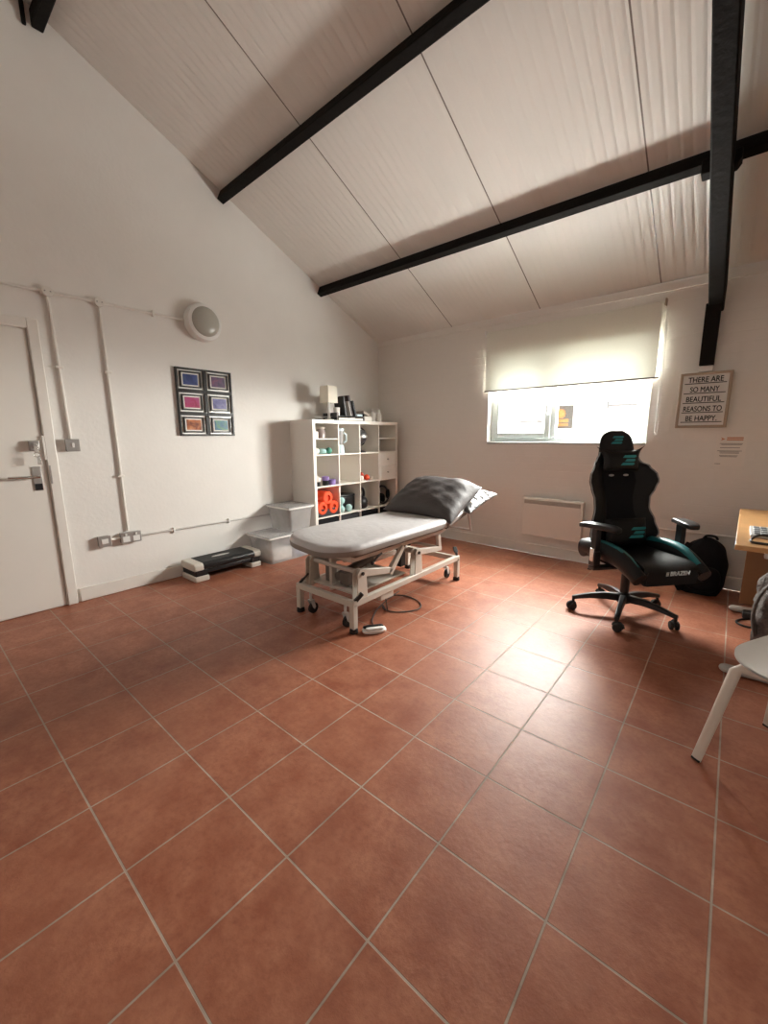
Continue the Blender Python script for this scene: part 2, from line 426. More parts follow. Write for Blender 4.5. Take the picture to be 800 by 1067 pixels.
# ---- added_fill_window, unseen, added behind the camera as a fill light source
w2 = thing('added_fill_window', 'x', 'x', ((FX0+FX1)/2, YF-.1, FZ0)); del w2['label']; del w2['category']; struct(w2)
f = MB(); ya = YF-.13
f.bb(FX0, FX0+.05, ya, ya+.06, FZ0, FZ1); f.bb(FX1-.05, FX1, ya, ya+.06, FZ0, FZ1); f.bb(FX0+.05, FX1-.05, ya, ya+.06, FZ0, FZ0+.05)
f.bb(FX0+.05, FX1-.05, ya, ya+.06, FZ1-.05, FZ1); f.bb(.07, .13, ya, ya+.06, FZ0+.05, FZ1-.05)
f.build('frame', M['upvc'], w2, bevel=.004)
MB().bb(FX0+.05, .07, ya+.02, ya+.03, FZ0+.05, FZ1-.05).build('pane', M['glass'], w2)
MB().bb(.13, FX1-.05, ya+.02, ya+.03, FZ0+.05, FZ1-.05).build('pane', M['glass'], w2)

# ---- door_1 in the left wall
dr = thing('door_1', 'x', 'x', (XL, 0, 0)); del dr['label']; del dr['category']; struct(dr)
DY0, DY1, DZ = -.40, .437, 1.975
leaf = MB().bb(XL, XL+.012, DY0, DY1, .006, DZ)
leaf.build('leaf', M['door'], dr, bevel=.004)
fr = MB()
fr.bb(XL, XL+.03, DY1+.006, DY1+.07, 0, DZ+.075); fr.bb(XL, XL+.03, DY0-.07, DY0-.006, 0, DZ+.075)
fr.bb(XL, XL+.03, DY0-.006, DY1+.006, DZ+.008, DZ+.075)
fr.build('door_frame', M['gloss_white'], dr, bevel=.006)
# lever handle on its plate
p = MB().bb(XL+.012, XL+.020, .352, .405, .885, 1.055)
pl = p.build('handle_plate', M['grey_plate'], dr, bevel=.004)
l = MB().cyl((XL+.02, .38, .985), (XL+.06, .38, .985), .011, 14)
l.tube([(XL+.055, .385, .985), (XL+.062, .33, .985), (XL+.062, .26, .988), (XL+.058, .215, .990)], [.010, .010, .009, .008], 12)
l.build('lever', M['chrome'], pl)
MB().bb(XL+.020, XL+.0215, .358, .40, .89, .935).build('keyhole_cover', M['black_plastic'], pl)
nl = MB().bb(XL+.012, XL+.05, .355, .412, 1.165, 1.235); nl.cyl((XL+.05, .385, 1.2), (XL+.066, .385, 1.2), .017, 16)
nlo = nl.build('night_latch', M['grey_plate'], dr, bevel=.005)
k = MB(); k.box((XL+.072, .385, 1.175), (.003, .022, .05)); k.tube([(XL+.07, .385+.016*math.cos(a*PI/5), 1.14+.016*math.sin(a*PI/5)) for a in range(10)], .0022, 6, True)
k.box((XL+.074, .392, 1.10), (.012, .02, .055))
k.build('hanging_key', M['chrome'], nlo, bevel=.001)
MB().bb(XL+.0301, XL+.034, .448, .458, .93, 1.06).build('strike_plate', M['grey_plate'], dr)
MB().bb(XL+.012, XL+.03, .432, .446, 1.10, 1.27).build('latch_keep', M['gloss_white'], dr, bevel=.003)

# ------------------------------------------------------------------ roof timbers
def purlin(y, w_, h_, label, x0=XL+.001, x1=XR-.001, sk=0):
    z = roof(y)
    o = MB(); ang = math.atan(-SL) if y > YR else 0
    rot = Euler((ang, 0, 0)).to_matrix()
    o.box(((x0+x1)/2, y, z-h_/2-.004), (x1-x0, w_, h_), rot)
    for v in o.v: v.y += sk*(v.x-XL); v.z -= SL*sk*(v.x-XL)
    return tag(o.build('roof_purlin', M['black_beam'], bevel=.006), label, 'beam')
purlin(3.10, .06, .092, 'black timber purlin nearest the window wall, crossing above the blind')
purlin(1.965, .065, .09, 'middle black purlin, meeting the left wall well above the round wall lamp', sk=-.022)
rb = MB().bb(XL+.001, XR-.001, YR+.02, YR+.085, roof(YR)-.135, roof(YR)-.035)
rb.bb(XL+.001, XL+.02, YR-.03, YR-.005, roof(YR)-.15, roof(YR)-.012)
tag(rb.build('ridge_beam', M['black_beam'], bevel=.008), 'black ridge beam at the very top of the left gable wall', 'beam')
raf = thing('roof_truss', 'black sloping truss beam running down the roof to the wall above the lightbox', 'beam', (1.0, YB, 1.76))
def rz(y): return roof(y)-.115
q = MB().prism([(YB-.03, rz(YB-.03)-.20), (YB-.03, rz(YB-.03)), (YR+.1, rz(YR+.1)), (YR+.1, rz(YR+.1)-.20)], (.952, 0, 0), (0,1,0), (0,0,1), (.096, 0, 0))
q.build('rafter', M['black_beam'], raf, bevel=.008)
q = MB().prism([(YB-.004, 1.79), (YB-.075, 1.79), (YB-.12, 2.24), (YB-.004, 2.24)], (.938, 0, 0), (0,1,0), (0,0,1), (.094, 0, 0))
q.build('wall_post', M['black_beam'], raf, bevel=.006)
MB().bb(.94, 1.03, YB-.05, YB-.003, 1.745, 1.79).build('post_end', M['wall'], raf, bevel=.004)['label'] = 'white painted lower end'
q = MB(); 
q.prism([(-.035, 0), (.13, 0), (.15, .03), (.15, .08), (-.035, .08)], (.93, 3.03, rz(3.1)-.03), (1,0,0), (0,0,1), (0, .10, 0))
q.build('cleat', M['black_beam'], raf, bevel=.008)

# ------------------------------------------------------------------ roller blind
bl = thing('roller_blind', 'cream roller blind pulled halfway down over the window', 'blind', (-.155, YB-.05, 2.33))
BX0, BX1, by = -.945, .662, YB-.034
def bfn(u, v): return Vector((BX0+.012+(BX1-BX0-.024)*u, by+.004*math.sin(u*5)+.003*math.sin(v*6), 1.725+(2.325-1.725)*v))
fab = MB().surf(24, 10, bfn)
fab.build('fabric', M['blind'], bl)
MB().tube([(BX0+.005, by-.002, 1.727), (BX1+.008, by-.002, 1.727)], .009, 10).build('bottom_rail', M['blind_rail'], bl)
MB().cyl((BX0+.01, by+.014, 2.325), (BX1-.01, by+.014, 2.325), .014, 16).build('roller', M['blind'], bl)
for xx in (BX0-.006, BX1+.006):
    MB().bb(xx-.006, xx+.006, by-.012, YB, 2.298, 2.352).build('bracket', M['wood_frame'] if xx > 0 else M['white_plastic'], bl, bevel=.003)
ch = MB().tube([(BX1+.02, by, 2.30), (BX1+.022, by, 1.7), (BX1+.024, by, 1.28), (BX1+.036, by, 1.255), (BX1+.044, by, 1.3), (BX1+.036, by, 1.8), (BX1+.028, by, 2.29)], .0035, 6)
ch.build('pull_chain', M['white_plastic'], bl)

# ------------------------------------------------------------------ outside the window
ow = MB().bb(-6.5, 1.2, 11, 11.3, 0, 3.3)
struct(ow.build('wall_outside', M['outside_wall']))
sg = thing('shop_sign', 'orange and black sign on the white wall outside the window', 'sign', (-2.26, 10.98, 1.44))
MB().bb(-2.60, -1.99, 10.95, 10.995, 1.43, 2.0).build('panel', M['sign_black'], sg)
e = MB().ell((-2.27, 10.945, 1.80), (.10, .012, .10), n=20)
for a in range(10):
    e.box((-2.27+.105*math.cos(a*PI/5), 10.945, 1.80+.105*math.sin(a*PI/5)), (.03, .012, .03), Euler((0, -a*PI/5, 0)).to_matrix())
e.build('emblem', M['sign_orange'], sg)
MB().bb(-2.46, -2.08, 10.938, 10.948, 1.585, 1.66).build('lettering_panel', M['sign_orange'], sg)
MB().bb(-2.46, -2.08, 10.938, 10.948, 1.49, 1.55).build('lettering_panel', M['sign_orange'], sg)
gs = thing('wall_rail', 'thin grey pipe and bracket on the white wall outside the right window pane', 'rail', (-.8, 10.95, 1.9))
MB().bb(-1.19, -.42, 10.95, 10.99, 2.02, 2.045).build('pipe', M['outside_grey'], gs)
MB().bb(-1.19, -.60, 10.95, 10.99, 1.93, 1.975).build('bracket_bar', M['outside_grey'], gs)
MB().bb(-1.23, -1.19, 10.95, 10.99, 1.88, 2.045).build('upright', M['outside_grey'], gs)
ob = thing('outdoor_cabinet', 'pale grey cabinet outside behind the left window pane', 'cabinet', (-3.0, 10.85, 0))
MB().bb(-3.2, -2.78, 10.7, 10.99, 0, 1.60).build('body', mat('pale_outdoor_cabinet', (.30, .30, .30), .6), ob)
MB().bb(-3.23, -2.75, 10.66, 10.99, 1.60, 1.64).build('lid', M['outside_grey'], ob)

# ------------------------------------------------------------------ left wall fittings
cd = thing('cable_conduit', 'white surface conduit with two drops running from above the door to the round wall lamp', 'conduit', (XL, .9, 1.4))
xc = XL+.014
def cond(pts, name='pipe', r=.010, m=None): return MB().tube(pts, r, 10).build(name, m or M['gloss_white'], cd)
cond([(xc, -.9, 2.236), (xc, .584, 2.246), (xc, 1.53, 2.247)])
cond([(xc, .584, 2.246), (xc, .602, 1.245)]); cond([(xc, .891, 2.245), (xc, .905, .50)])
cond([(xc, .76, .446), (xc, .88, .446)])
for yy in (.584, .891):
    b = MB().cyl((XL, yy, 2.246), (XL+.036, yy, 2.246), .034, 20); b.bb(XL+.001, XL+.03, yy-.042, yy+.042, 2.23, 2.262)
    jb = b.build('junction_box', M['gloss_white'], cd, bevel=.003)
    for k in (-1, 1): MB().cyl((XL+.034, yy+k*.016, 2.246), (XL+.039, yy+k*.016, 2.246), .005, 8).build('screw', M['grey_plate'], jb)
def saddle(y, z, vert=False):
    a, c = (.024, .009) if vert else (.009, .024)
    MB().bb(XL, XL+.027, y-a, y+a, z-c, z+c).build('saddle', M['gloss_white'], cd, bevel=.004)
for y in (1.27, 0.2): saddle(y, 2.247)
for z in (1.75, ): saddle(.594, z, True)
for z in (1.75, .95): saddle(.899, z, True)
c2 = thing('wall_conduit', 'thin grey conduit running low along the left wall from the double socket to the boxes', 'conduit', (XL, 1.6, .45))
MB().tube([(XL+.012, .99, .443), (XL+.012, 2.56, .432)], .0085, 8).build('pipe', M['grey_metal'], c2)
for yy in (1.27, 1.8): MB().bb(XL, XL+.022, yy-.009, yy+.009, .415, .463).build('saddle', M['white_plastic'], c2, bevel=.003)

def plate(name, y0, y1, z0, z1, d=.045):
    b = MB().bb(XL, XL+d-.006, y0+.004, y1-.004, z0+.004, z1-.004); b.bb(XL+d-.006, XL+d, y0, y1, z0, z1); return b
sw = thing('light_switch', 'grey metal light switch with one white rocker beside the door', 'switch', (XL, .604, 1.2))
plate('x', .562, .648, 1.155, 1.245).build('back_box', M['grey_plate'], sw, bevel=.003)
MB().box((XL+.047, .605, 1.2), (.008, .016, .034), Euler((0, R(8), 0)).to_matrix()).build('rocker', M['white_plastic'], sw, bevel=.002)
s1 = thing('fused_spur', 'small square grey metal socket plate, left of the double socket', 'socket', (XL, .725, .446))
plate('x', .682, .770, .402, .490).build('back_box', M['grey_plate'], s1, bevel=.003)
MB().bb(XL+.044, XL+.049, .703, .749, .428, .466).build('insert', M['white_plastic'], s1, bevel=.002)
s2 = thing('double_socket', 'wide grey metal double socket under the long conduit drop', 'socket', (XL, .915, .446))
plate('x', .838, .990, .402, .492).build('back_box', M['grey_plate'], s2, bevel=.003)
for y in (.877, .951):
    MB().bb(XL+.044, XL+.048, y-.026, y+.026, .412, .458).build('insert', M['white_plastic'], s2, bevel=.002)
    MB().box((XL+.049, y, .473), (.006, .014, .018)).build('switch', M['white_plastic'], s2, bevel=.001)

lm = thing('wall_lamp', 'round white bulkhead lamp high on the left wall', 'lamp', (XL, 1.678, 2.25))
rx = Euler((0, R(90), 0)).to_matrix()
MB().lathe([(.150, 0), (.158, .01), (.160, .06), (.150, .085), (.128, .094), (.122, .092)], (XL, 1.678, 2.25), rx, 48).build('rim', M['white_plastic'], lm)
MB().lathe([(.126, .07), (.126, .09), (.115, .104), (.08, .118), (.04, .124), (.004, .125)], (XL, 1.678, 2.25), rx, 48).build('diffuser', M['diffuser'], lm)

# six-picture frame
pf = thing('picture_frame', 'black collage frame holding six small colourful pictures on the left wall', 'picture', (XL, 1.66, 1.56))
PY0, PY1, PZ0, PZ1 = 1.402, 1.922, 1.266, 1.852
cw, chh = (PY1-PY0)/2, (PZ1-PZ0)/3
MB().bb(XL+.002, XL+.012, PY0+.004, PY1-.004, PZ0+.004, PZ1-.004).build('backing', M['silver'], pf)
f = MB()
for i in range(2):
    for j in range(3):
        y0, z0 = PY0+cw*i, PZ0+chh*j
        for g, wd in ((0.0, .016), (.036, .013)):
            ya, yb, za, zb = y0+g, y0+cw-g, z0+g*.8, z0+chh-g*.8
            f.bb(XL+.004, XL+.026, ya, yb, za, za+wd); f.bb(XL+.004, XL+.026, ya, yb, zb-wd, zb)
            f.bb(XL+.004, XL+.026, ya, ya+wd, za+wd, zb-wd); f.bb(XL+.004, XL+.026, yb-wd, yb, za+wd, zb-wd)
f.build('frame', M['black_frame'], pf, bevel=.002)
arts = {(0,2): ((.015,.03,.10), (.04,.06,.20), (.06,.10,.16)), (1,2): ((.02,.02,.04), (.10,.05,.12), (.22,.06,.10)),
        (0,1): ((.25,.015,.06), (.38,.03,.12), (.30,.06,.18)), (1,1): ((.03,.03,.12), (.10,.09,.26), (.20,.18,.34)),
        (0,0): ((.14,.03,.012), (.38,.11,.03), (.55,.25,.12)), (1,0): ((.02,.05,.14), (.03,.14,.20), (.10,.24,.10))}
for (i, j), cs in arts.items():
    y, z = PY0+cw*(i+.5), PZ0+chh*(j+.5)
    mt = MB().bb(XL+.012, XL+.015, y-.088, y+.088, z-.066, z+.066).build('mount', M['paper'], pf)
    MB().bb(XL+.015, XL+.0165, y-.066, y+.066, z-.045, z+.045).build('picture', art_mat('abstract_print', *cs), mt)

# ------------------------------------------------------------------ window wall: heater, lightbox, notice, pipe
hd = thing('panel_heater', 'white slim electric panel heater under the window', 'heater', (-.123, YB, .2))
MB().bb(-.424, .178, YB-.085, YB-.022, .215, .616).build('body', M['gloss_white'], hd, bevel=.012, seg=3)
for x in (-.3, .05): MB().bb(x-.03, x+.03, YB-.023, YB+.0005, .25, .56).build('bracket', M['grey_metal'], hd)
g = MB()
g.bb(-.40, .155, YB-.0885, YB-.084, .555, .597)
gr = g.build('grille', mat('taupe_heater_grille', (.40, .36, .31), .5), hd, bevel=.002)
g = MB()
for i in range(5): g.bb(-.395, .15, YB-.091, YB-.088, .559+i*.008, .562+i*.008)
g.build('louvre', M['grey_metal'], gr)

lb = thing('letter_lightbox', 'white lightbox with a pale wood frame and rows of black capital letters', 'sign', (.995, YB, 1.52))
X0, X1, Z0, Z1 = .828, 1.160, 1.308, 1.74
f = MB(); b_ = .02
f.bb(X0, X0+b_, YB-.05, YB, Z0, Z1); f.bb(X1-b_, X1, YB-.05, YB, Z0, Z1); f.bb(X0+b_, X1-b_, YB-.05, YB, Z0, Z0+b_); f.bb(X0+b_, X1-b_, YB-.05, YB, Z1-b_, Z1)
f.build('frame', M['wood_frame'], lb, bevel=.003)
MB().bb(X0+b_, X1-b_, YB-.042, YB-.004, Z0+b_, Z1-b_).build('board', M['board'], lb)
rows = [('THERE ARE', .222), ('SO MANY', .185), ('BEAUTIFUL', .222), ('REASONS TO', .245), ('BE HAPPY.', .200)]
for i, (t_, wd) in enumerate(rows):
    zb = Z1-.075-i*.0755
    mx = Matrix.Translation((.995, YB-.043, zb)) @ Matrix.Rotation(R(90), 4, 'X')
    text_mesh(t_, .058, M['ink'], 'lettering', lb, mx, wd, .0006, thick=.0009)
    MB().bb(.995-.133, .995+.133, YB-.0445, YB-.042, zb-.0125, zb-.0065).build('rail', M['ink'], lb)

nt_ = thing('wall_notice', 'white paper notice taped to the wall below the lightbox', 'notice', (1.205, YB, 1.13))
MB().bb(1.112, 1.298, YB-.0025, YB, 1.004, 1.256).build('sheet', M['paper'], nt_)
q = MB().bb(1.175, 1.275, YB-.0032, YB-.0024, 1.222, 1.232); q.bb(1.175, 1.275, YB-.0032, YB-.0024, 1.207, 1.217)
q.build('heading', M['orange_ink'], nt_)
MB().prism([(0,0),(.028,.012),(0,.026),(.008,.013)], (1.138, YB-.0024, 1.205), (1,0,0), (0,0,1), (0,-.0008,0)).build('emblem', M['orange_ink'], nt_)
q = MB()
for x0, x1, z in ((1.135, 1.275, 1.182), (1.145, 1.27, 1.174), (1.14, 1.262, 1.150), (1.125, 1.275, 1.125), (1.14, 1.26, 1.117), (1.142, 1.26, 1.108), (1.14, 1.255, 1.088), (1.145, 1.25, 1.08), (1.118, 1.155, 1.022)):
    MB().bb(x0, x1, YB-.0032, YB-.0024, z-.002, z+.002).build('printed_line', M['grey_ink'], nt_)
tag(MB().tube([(.19, YB-.010, .43), (.8, YB-.010, .438), (3.4, YB-.010, .44)], .009, 8).build('wall_pipe', M['gloss_white']), 'thin white pipe along the window wall behind the gaming chair', 'pipe')
tag(MB().tube([(.68, YB-.006, 2.02), (.93, YB-.006, 2.06)], .004, 6).build('wall_cable', M['gloss_white']), 'thin white cable from the blind to the black roof post', 'cable')

# ------------------------------------------------------------------ cube shelf
SX0, SX1, SY0, SY1, SH = XL+.018, -2.14, 2.585, 4.012, 1.43
sh = thing('cube_shelf', 'white four by four cube shelving unit in the corner', 'shelf', ((SX0+SX1)/2, (SY0+SY1)/2, 0))
to, ti = .038, .015
MB().bb(SX0, SX1, SY0, SY0+to, 0, SH).build('side_panel', M['shelf'], sh, bevel=.002)
MB().bb(SX0, SX1, SY1-to, SY1, 0, SH).build('side_panel', M['shelf'], sh, bevel=.002)
MB().bb(SX0, SX1, SY0+to, SY1-to, SH-to, SH).build('top_panel', M['shelf'], sh, bevel=.002)
MB().bb(SX0, SX1, SY0+to, SY1-to, 0, to).build('bottom_panel', M['shelf'], sh, bevel=.002)
cy = (SY1-SY0-2*to-3*ti)/4; cz = (SH-2*to-3*ti)/4
def cell(i, j):                                # column i from the left, row j from the top -> y0,y1,z0,z1
    y = SY0+to+i*(cy+ti); z = SH-to-(j+1)*cz-j*ti; return y, y+cy, z, z+cz
for i in (1, 2, 3):
    y = SY0+to+i*cy+(i-1)*ti; MB().bb(SX0, SX1-.002, y, y+ti, to, SH-to).build('divider', M['shelf'], sh, bevel=.001)
for j in (1, 2, 3):
    z = SH-to-j*cz-j*ti
    for i in range(4):
        y0, y1, _, _ = cell(i, 0); MB().bb(SX0, SX1-.002, y0, y1, z, z+ti).build('shelf_board', M['shelf'], sh, bevel=.001)
for i in (0, 3):
    y0, y1, z0, z1 = cell(i, 0); MB().bb(SX0, SX1-.006, y0, y1, (z0+z1)/2-.006, (z0+z1)/2+.006).build('insert_shelf', M['shelf'], sh, bevel=.001)
y0, y1, z0, z1 = cell(3, 1); zm = (z0+z1)/2
for a, b in ((zm+.002, z1-.003), (z0+.002, zm-.002)):
    d = MB().bb(SX0+.03, SX1-.004, y0+.004, y1-.004, a, b).build('drawer', M['shelf'], sh, bevel=.002)
    MB().cyl((SX1-.004, (y0+y1)/2, (a+b)/2), (SX1+.012, (y0+y1)/2, (a+b)/2), .009, 12).build('knob', M['grey_metal'], d)
# bottom row: fabric bins
for i, (nm, m_) in enumerate((('black fabric bin in the bottom left cube of the shelf', 'black_fabric'), ('dark grey fabric bin in the bottom row, second cube from the left', 'dark_grey'),
                             ('black fabric bin in the bottom row, third cube from the left', 'black_fabric'), ('black fabric bin in the bottom right cube, behind the treatment couch', 'black_fabric'))):
    y0, y1, z0, z1 = cell(i, 3)
    t = thing('storage_bin', nm, 'bin', ((SX0+SX1)/2, (y0+y1)/2, z0), group='fabric bins in the bottom row of the shelf')
    b = MB(); xa, xb = SX0+.02, SX1-.012; ya, yb = y0+.006, y1-.006; zt = z1-.012
    b.bb(xa, xb, ya, yb, z0, z0+.008); b.bb(xa, xa+.006, ya, yb, z0+.008, zt); b.bb(xb-.006, xb, ya, yb, z0+.008, zt)
    b.bb(xa+.006, xb-.006, ya, ya+.006, z0+.008, zt); b.bb(xa+.006, xb-.006, yb-.006, yb, z0+.008, zt)
    b.build('body', M[m_], t, bevel=.004)
    MB().tube([(xb+.001, (y0+y1)/2-.05, zt-.06), (xb+.009, (y0+y1)/2, zt-.062), (xb+.001, (y0+y1)/2+.05, zt-.06)], .008, 8).build('handle', M[m_], t)

def item(name, mb, m_, label, cat, group=None, bevel=0):
    c = sum((v for v in mb.v), Vector())/len(mb.v); zmin = min(v.z for v in mb.v)
    o = mb.build(name, M[m_] if isinstance(m_, str) else m_, loc=(c.x, c.y, zmin), bevel=bevel); o['_o'] = (c.x, c.y, zmin)
    return tag(o, label, cat, group)
ry90 = Euler((0, R(90), 0)).to_matrix()
# orange foam rollers lying in a charcoal tray, lower left cube
y0, y1, z0, z1 = cell(0, 2); ym = (y0+y1)/2
tr = MB().bb(SX0+.03, SX1-.02, y0+.005, y1-.005, z0, z0+.006)
tr.bb(SX1-.028, SX1-.02, y0+.005, y1-.005, z0+.006, z0+.085); tr.bb(SX0+.03, SX0+.038, y0+.005, y1-.005, z0+.006, z0+.085)
tr.bb(SX0+.038, SX1-.028, y0+.005, y0+.012, z0+.006, z0+.085); tr.bb(SX0+.038, SX1-.028, y1-.012, y1-.005, z0+.006, z0+.085)
item('storage_tray', tr, 'dark_grey', 'charcoal tray under the orange rollers in the shelf', 'tray', bevel=.003)
for (dy, dz, lab) in ((-.078, .085, 'orange foam roller at the lower left of the three in the shelf'), (.085, .08, 'orange foam roller at the lower right of the three in the shelf'), (.0, .205, 'orange foam roller lying on top of the other two in the shelf')):
    r = .074
    b = MB().lathe([(.030, .02), (.034, 0), (r-.01, 0), (r, .01), (r-.006, .04), (r, .06), (r-.006, .1), (r, .12), (r-.006, .17), (r, .19), (r, .30), (.034, .31), (.030, .29)], (SX1-.012, ym+dy, z0+dz+.0), Euler((0, R(-90), 0)).to_matrix(), 24)
    if dz < .2:
        for v in b.v: v.z += .012
    item('foam_roller', b, 'orange', lab, 'roller', 'orange foam rollers in the shelf')
# second cube: black box and small aqua dumbbells
y0, y1, z0, z1 = cell(1, 2)
t = thing('storage_case', 'black case at the back of the second cube, behind the aqua dumbbells', 'box', (SX1-.2, (y0+y1)/2+.02, z0))
MB().bb(SX0+.06, SX1-.09, y0+.05, y1-.008, z0, z0+.17).build('body', M['black_plastic'], t, bevel=.012)
MB().bb(SX0+.055, SX1-.085, y0+.045, y1-.004, z0+.171, z0+.195).build('lid', M['black_plastic'], t, bevel=.008)
for yy, h_, lab in ((y0+.055, .16, 'pale aqua dumbbell standing on end at the left of the second cube'), (y0+.175, .0, 'pale aqua dumbbell lying in front of the black case')):
    t = thing('dumbbell', lab, 'dumbbell', (SX1-.05, yy, z0), group='aqua dumbbells in the shelf')
    if h_:
        for k in (0, 1): MB().ell((SX1-.05, yy, z0+.042+k*.10), (.042, .042, .042), n=16, m=10).build('head', M['aqua'], t)
        MB().cyl((SX1-.05, yy, z0+.06), (SX1-.05, yy, z0+.12), .018, 12).build('grip', M['aqua'], t)
    else:
        for k in (0, 1): MB().ell((SX1-.05-k*.11, yy, z0+.045), (.042, .045, .045), n=16, m=10).build('head', M['aqua'], t)
        MB().cyl((SX1-.06, yy, z0+.045), (SX1-.15, yy, z0+.045), .018, 12).build('grip', M['aqua'], t)
# third and fourth cubes: kettlebell and black exercise ring
y0, y1, z0, z1 = cell(2, 2)
t = thing('kettlebell', 'black kettlebell in the third cube of the shelf', 'kettlebell', (SX1-.09, y0+.085, z0))
MB().lathe([(.05, 0), (.075, .012), (.088, .05), (.088, .085), (.07, .125), (.045, .145), (.004, .15)], (SX1-.095, y0+.092, z0), None, 24).build('bell', M['black_plastic'], t)
MB().tube([(SX1-.095, y0+.092+.058*math.cos(a), z0+.175+.078*math.sin(a)) for a in [R(-60+i*25) for i in range(13)]], .016, 10).build('handle', M['black_plastic'], t)
y0, y1, z0, z1 = cell(3, 2)
t = thing('exercise_ring', 'black exercise ring with padded grips in the right-hand cube under the drawers', 'ring', (SX1-.08, y0+.14, z0))
cx_, cy_, cz_ = SX1-.075, y0+.145, z0+.128
MB().tube([(cx_-.02*math.sin(a), cy_+.115*math.cos(a), cz_+.11*math.sin(a)) for a in [2*PI*i/28 for i in range(28)]], .014, 10, True).build('hoop', M['black_plastic'], t)
for s in (-1, 1): MB().ell((cx_, cy_+s*.10, cz_), (.03, .022, .062), n=16, e2=.7).build('grip', M['black_fabric'], t)
MB().ell((cx_-.07, cy_, z0+.07), (.06, .09, .069), n=18, e=.6, e2=.6).build('pad', M['black_fabric'], t)
# row two
y0, y1, z0, z1 = cell(0, 1)
for k, (dy, r, h, m_, lab) in enumerate(((.045, .032, .05, 'black_plastic', 'black tape roll at the left front of the second-row cube'), (.085, .042, .10, 'paper', 'white bandage roll beside the black tape roll'),
                       (.165, .036, .055, 'black_plastic', 'black tape roll under the purple tape in the second-row cube'), (.255, .045, .06, 'purple', 'purple tape roll at the right of the second-row cube'))):
    zz = z0
    xx = SX1-.05 if k != 1 else SX1-.14
    b = MB().lathe([(r*.45, .004), (r*.5, 0), (r-.003, 0), (r, .004), (r, h-.004), (r-.003, h), (r*.5, h), (r*.45, h-.004)], (xx, y0+dy, zz), None, 22)
    item('tape_roll', b, m_, lab, 'tape', 'tape rolls in the second-row cube')
b = MB().lathe([(.018, .004), (.02, 0), (.037, 0), (.04, .004), (.04, .04), (.037, .044), (.02, .044), (.018, .04)], (SX1-.05, y0+.165, z0+.055), None, 22)
item('tape_roll', b, 'purple', 'purple tape roll stacked on a black one in the second-row cube', 'tape', 'tape rolls in the second-row cube')
b = MB().lathe([(.018, .004), (.02, 0), (.035, 0), (.038, .004), (.038, .04), (.035, .044), (.02, .044), (.018, .04)], (SX1-.05, y0+.046, z0+.05), None, 22)
item('tape_roll', b, 'paper', 'white tape roll stacked on the black roll at the far left', 'tape', 'tape rolls in the second-row cube')
y0, y1, z0, z1 = cell(2, 1)
item('small_tub', MB().lathe([(.034, 0), (.038, .006), (.038, .05), (.03, .062), (.004, .064)], (SX1-.05, y0+.045, z0), None, 20), 'paper', 'small white tub in the third cube of the second row', 'tub')
item('small_tub', MB().lathe([(.03, 0), (.033, .006), (.033, .075), (.02, .085), (.02, .1), (.004, .1)], (SX1-.1, y0+.11, z0), None, 20), 'red', 'small dark red bottle behind the white tub in the third cube', 'bottle')
item('massage_ball', MB().ell((SX1-.06, y0+.165, z0+.036), (.036, .036, .036), n=18), 'orange', 'small orange massage ball in the third cube of the second row', 'ball')
item('tin', MB().lathe([(.03, 0), (.03, .04), (.028, .043), (.004, .043)], (SX1-.05, y0+.225, z0), None, 20), 'cream_tin', 'low beige tin beside the orange massage ball', 'tin')
# row one, left cube with an insert shelf
y0, y1, z0, z1 = cell(0, 0); zm = (z0+z1)/2+.006
item('tape_roll', MB().lathe([(.015, .003), (.018, 0), (.036, 0), (.038, .004), (.038, .07), (.018, .074), (.015, .07)], (SX1-.05, y0+.03, zm), None, 20), 'paper', 'white roll at the left end of the upper insert shelf', 'tape')
t = thing('glass_jar', 'smoky jar with a beige lid on the upper insert shelf', 'jar', (SX1-.1, y0+.16, zm))
MB().lathe([(.042, 0), (.05, .01), (.05, .075), (.04, .09), (.04, .10)], (SX1-.1, y0+.16, zm), None, 22).build('body', M['clear_bottle'], t)
MB().lathe([(.044, .10), (.046, .105), (.046, .122), (.004, .124)], (SX1-.1, y0+.16, zm), None, 22).build('lid', M['cream_tin'], t)
item('small_tub', MB().lathe([(.03, 0), (.034, .006), (.034, .06), (.03, .066), (.004, .067)], (SX1-.12, y0+.085, zm), None, 20), 'clear_bottle', 'low smoky tub left of the lidded jar', 'tub')
item('massage_ball', MB().ell((SX1-.045, y0+.038, z0+.036), (.036, .036, .036), n=18), 'paper', 'white ball at the left of the lower insert space', 'ball')
item('massage_ball', MB().ell((SX1-.10, y0+.17, z0+.03), (.05, .05, .03), n=18, e2=.7), 'aqua', 'flat pale aqua balance pod in the lower insert space', 'ball')
item('massage_ball', MB().ell((SX1-.06, y0+.235, z0+.036), (.036, .036, .036), n=18), mat('green_rubber', (.08, .30, .22), .5), 'green ball at the right of the lower insert space', 'ball')
# blender jug, desk globe
y0, y1, z0, z1 = cell(1, 0)
t = thing('blender', 'pale blue blender with a clear jug in the top row of the shelf', 'blender', (SX1-.08, y0+.07, z0))
MB().lathe([(.062, 0), (.064, .01), (.056, .08), (.045, .095), (.004, .096)], (SX1-.08, y0+.07, z0), None, 22).build('base', M['pale_blue'], t)
MB().lathe([(.042, .097), (.045, .11), (.056, .25), (.054, .25), (.042, .115)], (SX1-.08, y0+.07, z0), None, 22).build('jug', M['milky'], t)
MB().lathe([(.058, .25), (.058, .275), (.03, .285), (.004, .286)], (SX1-.08, y0+.07, z0), None, 22).build('lid', M['pale_blue'], t)
MB().tube([(SX1-.03, y0+.095, z0+.23), (SX1-.015, y0+.12, z0+.21), (SX1-.015, y0+.12, z0+.14), (SX1-.03, y0+.095, z0+.12)], .011, 8).build('handle', M['pale_blue'], t)
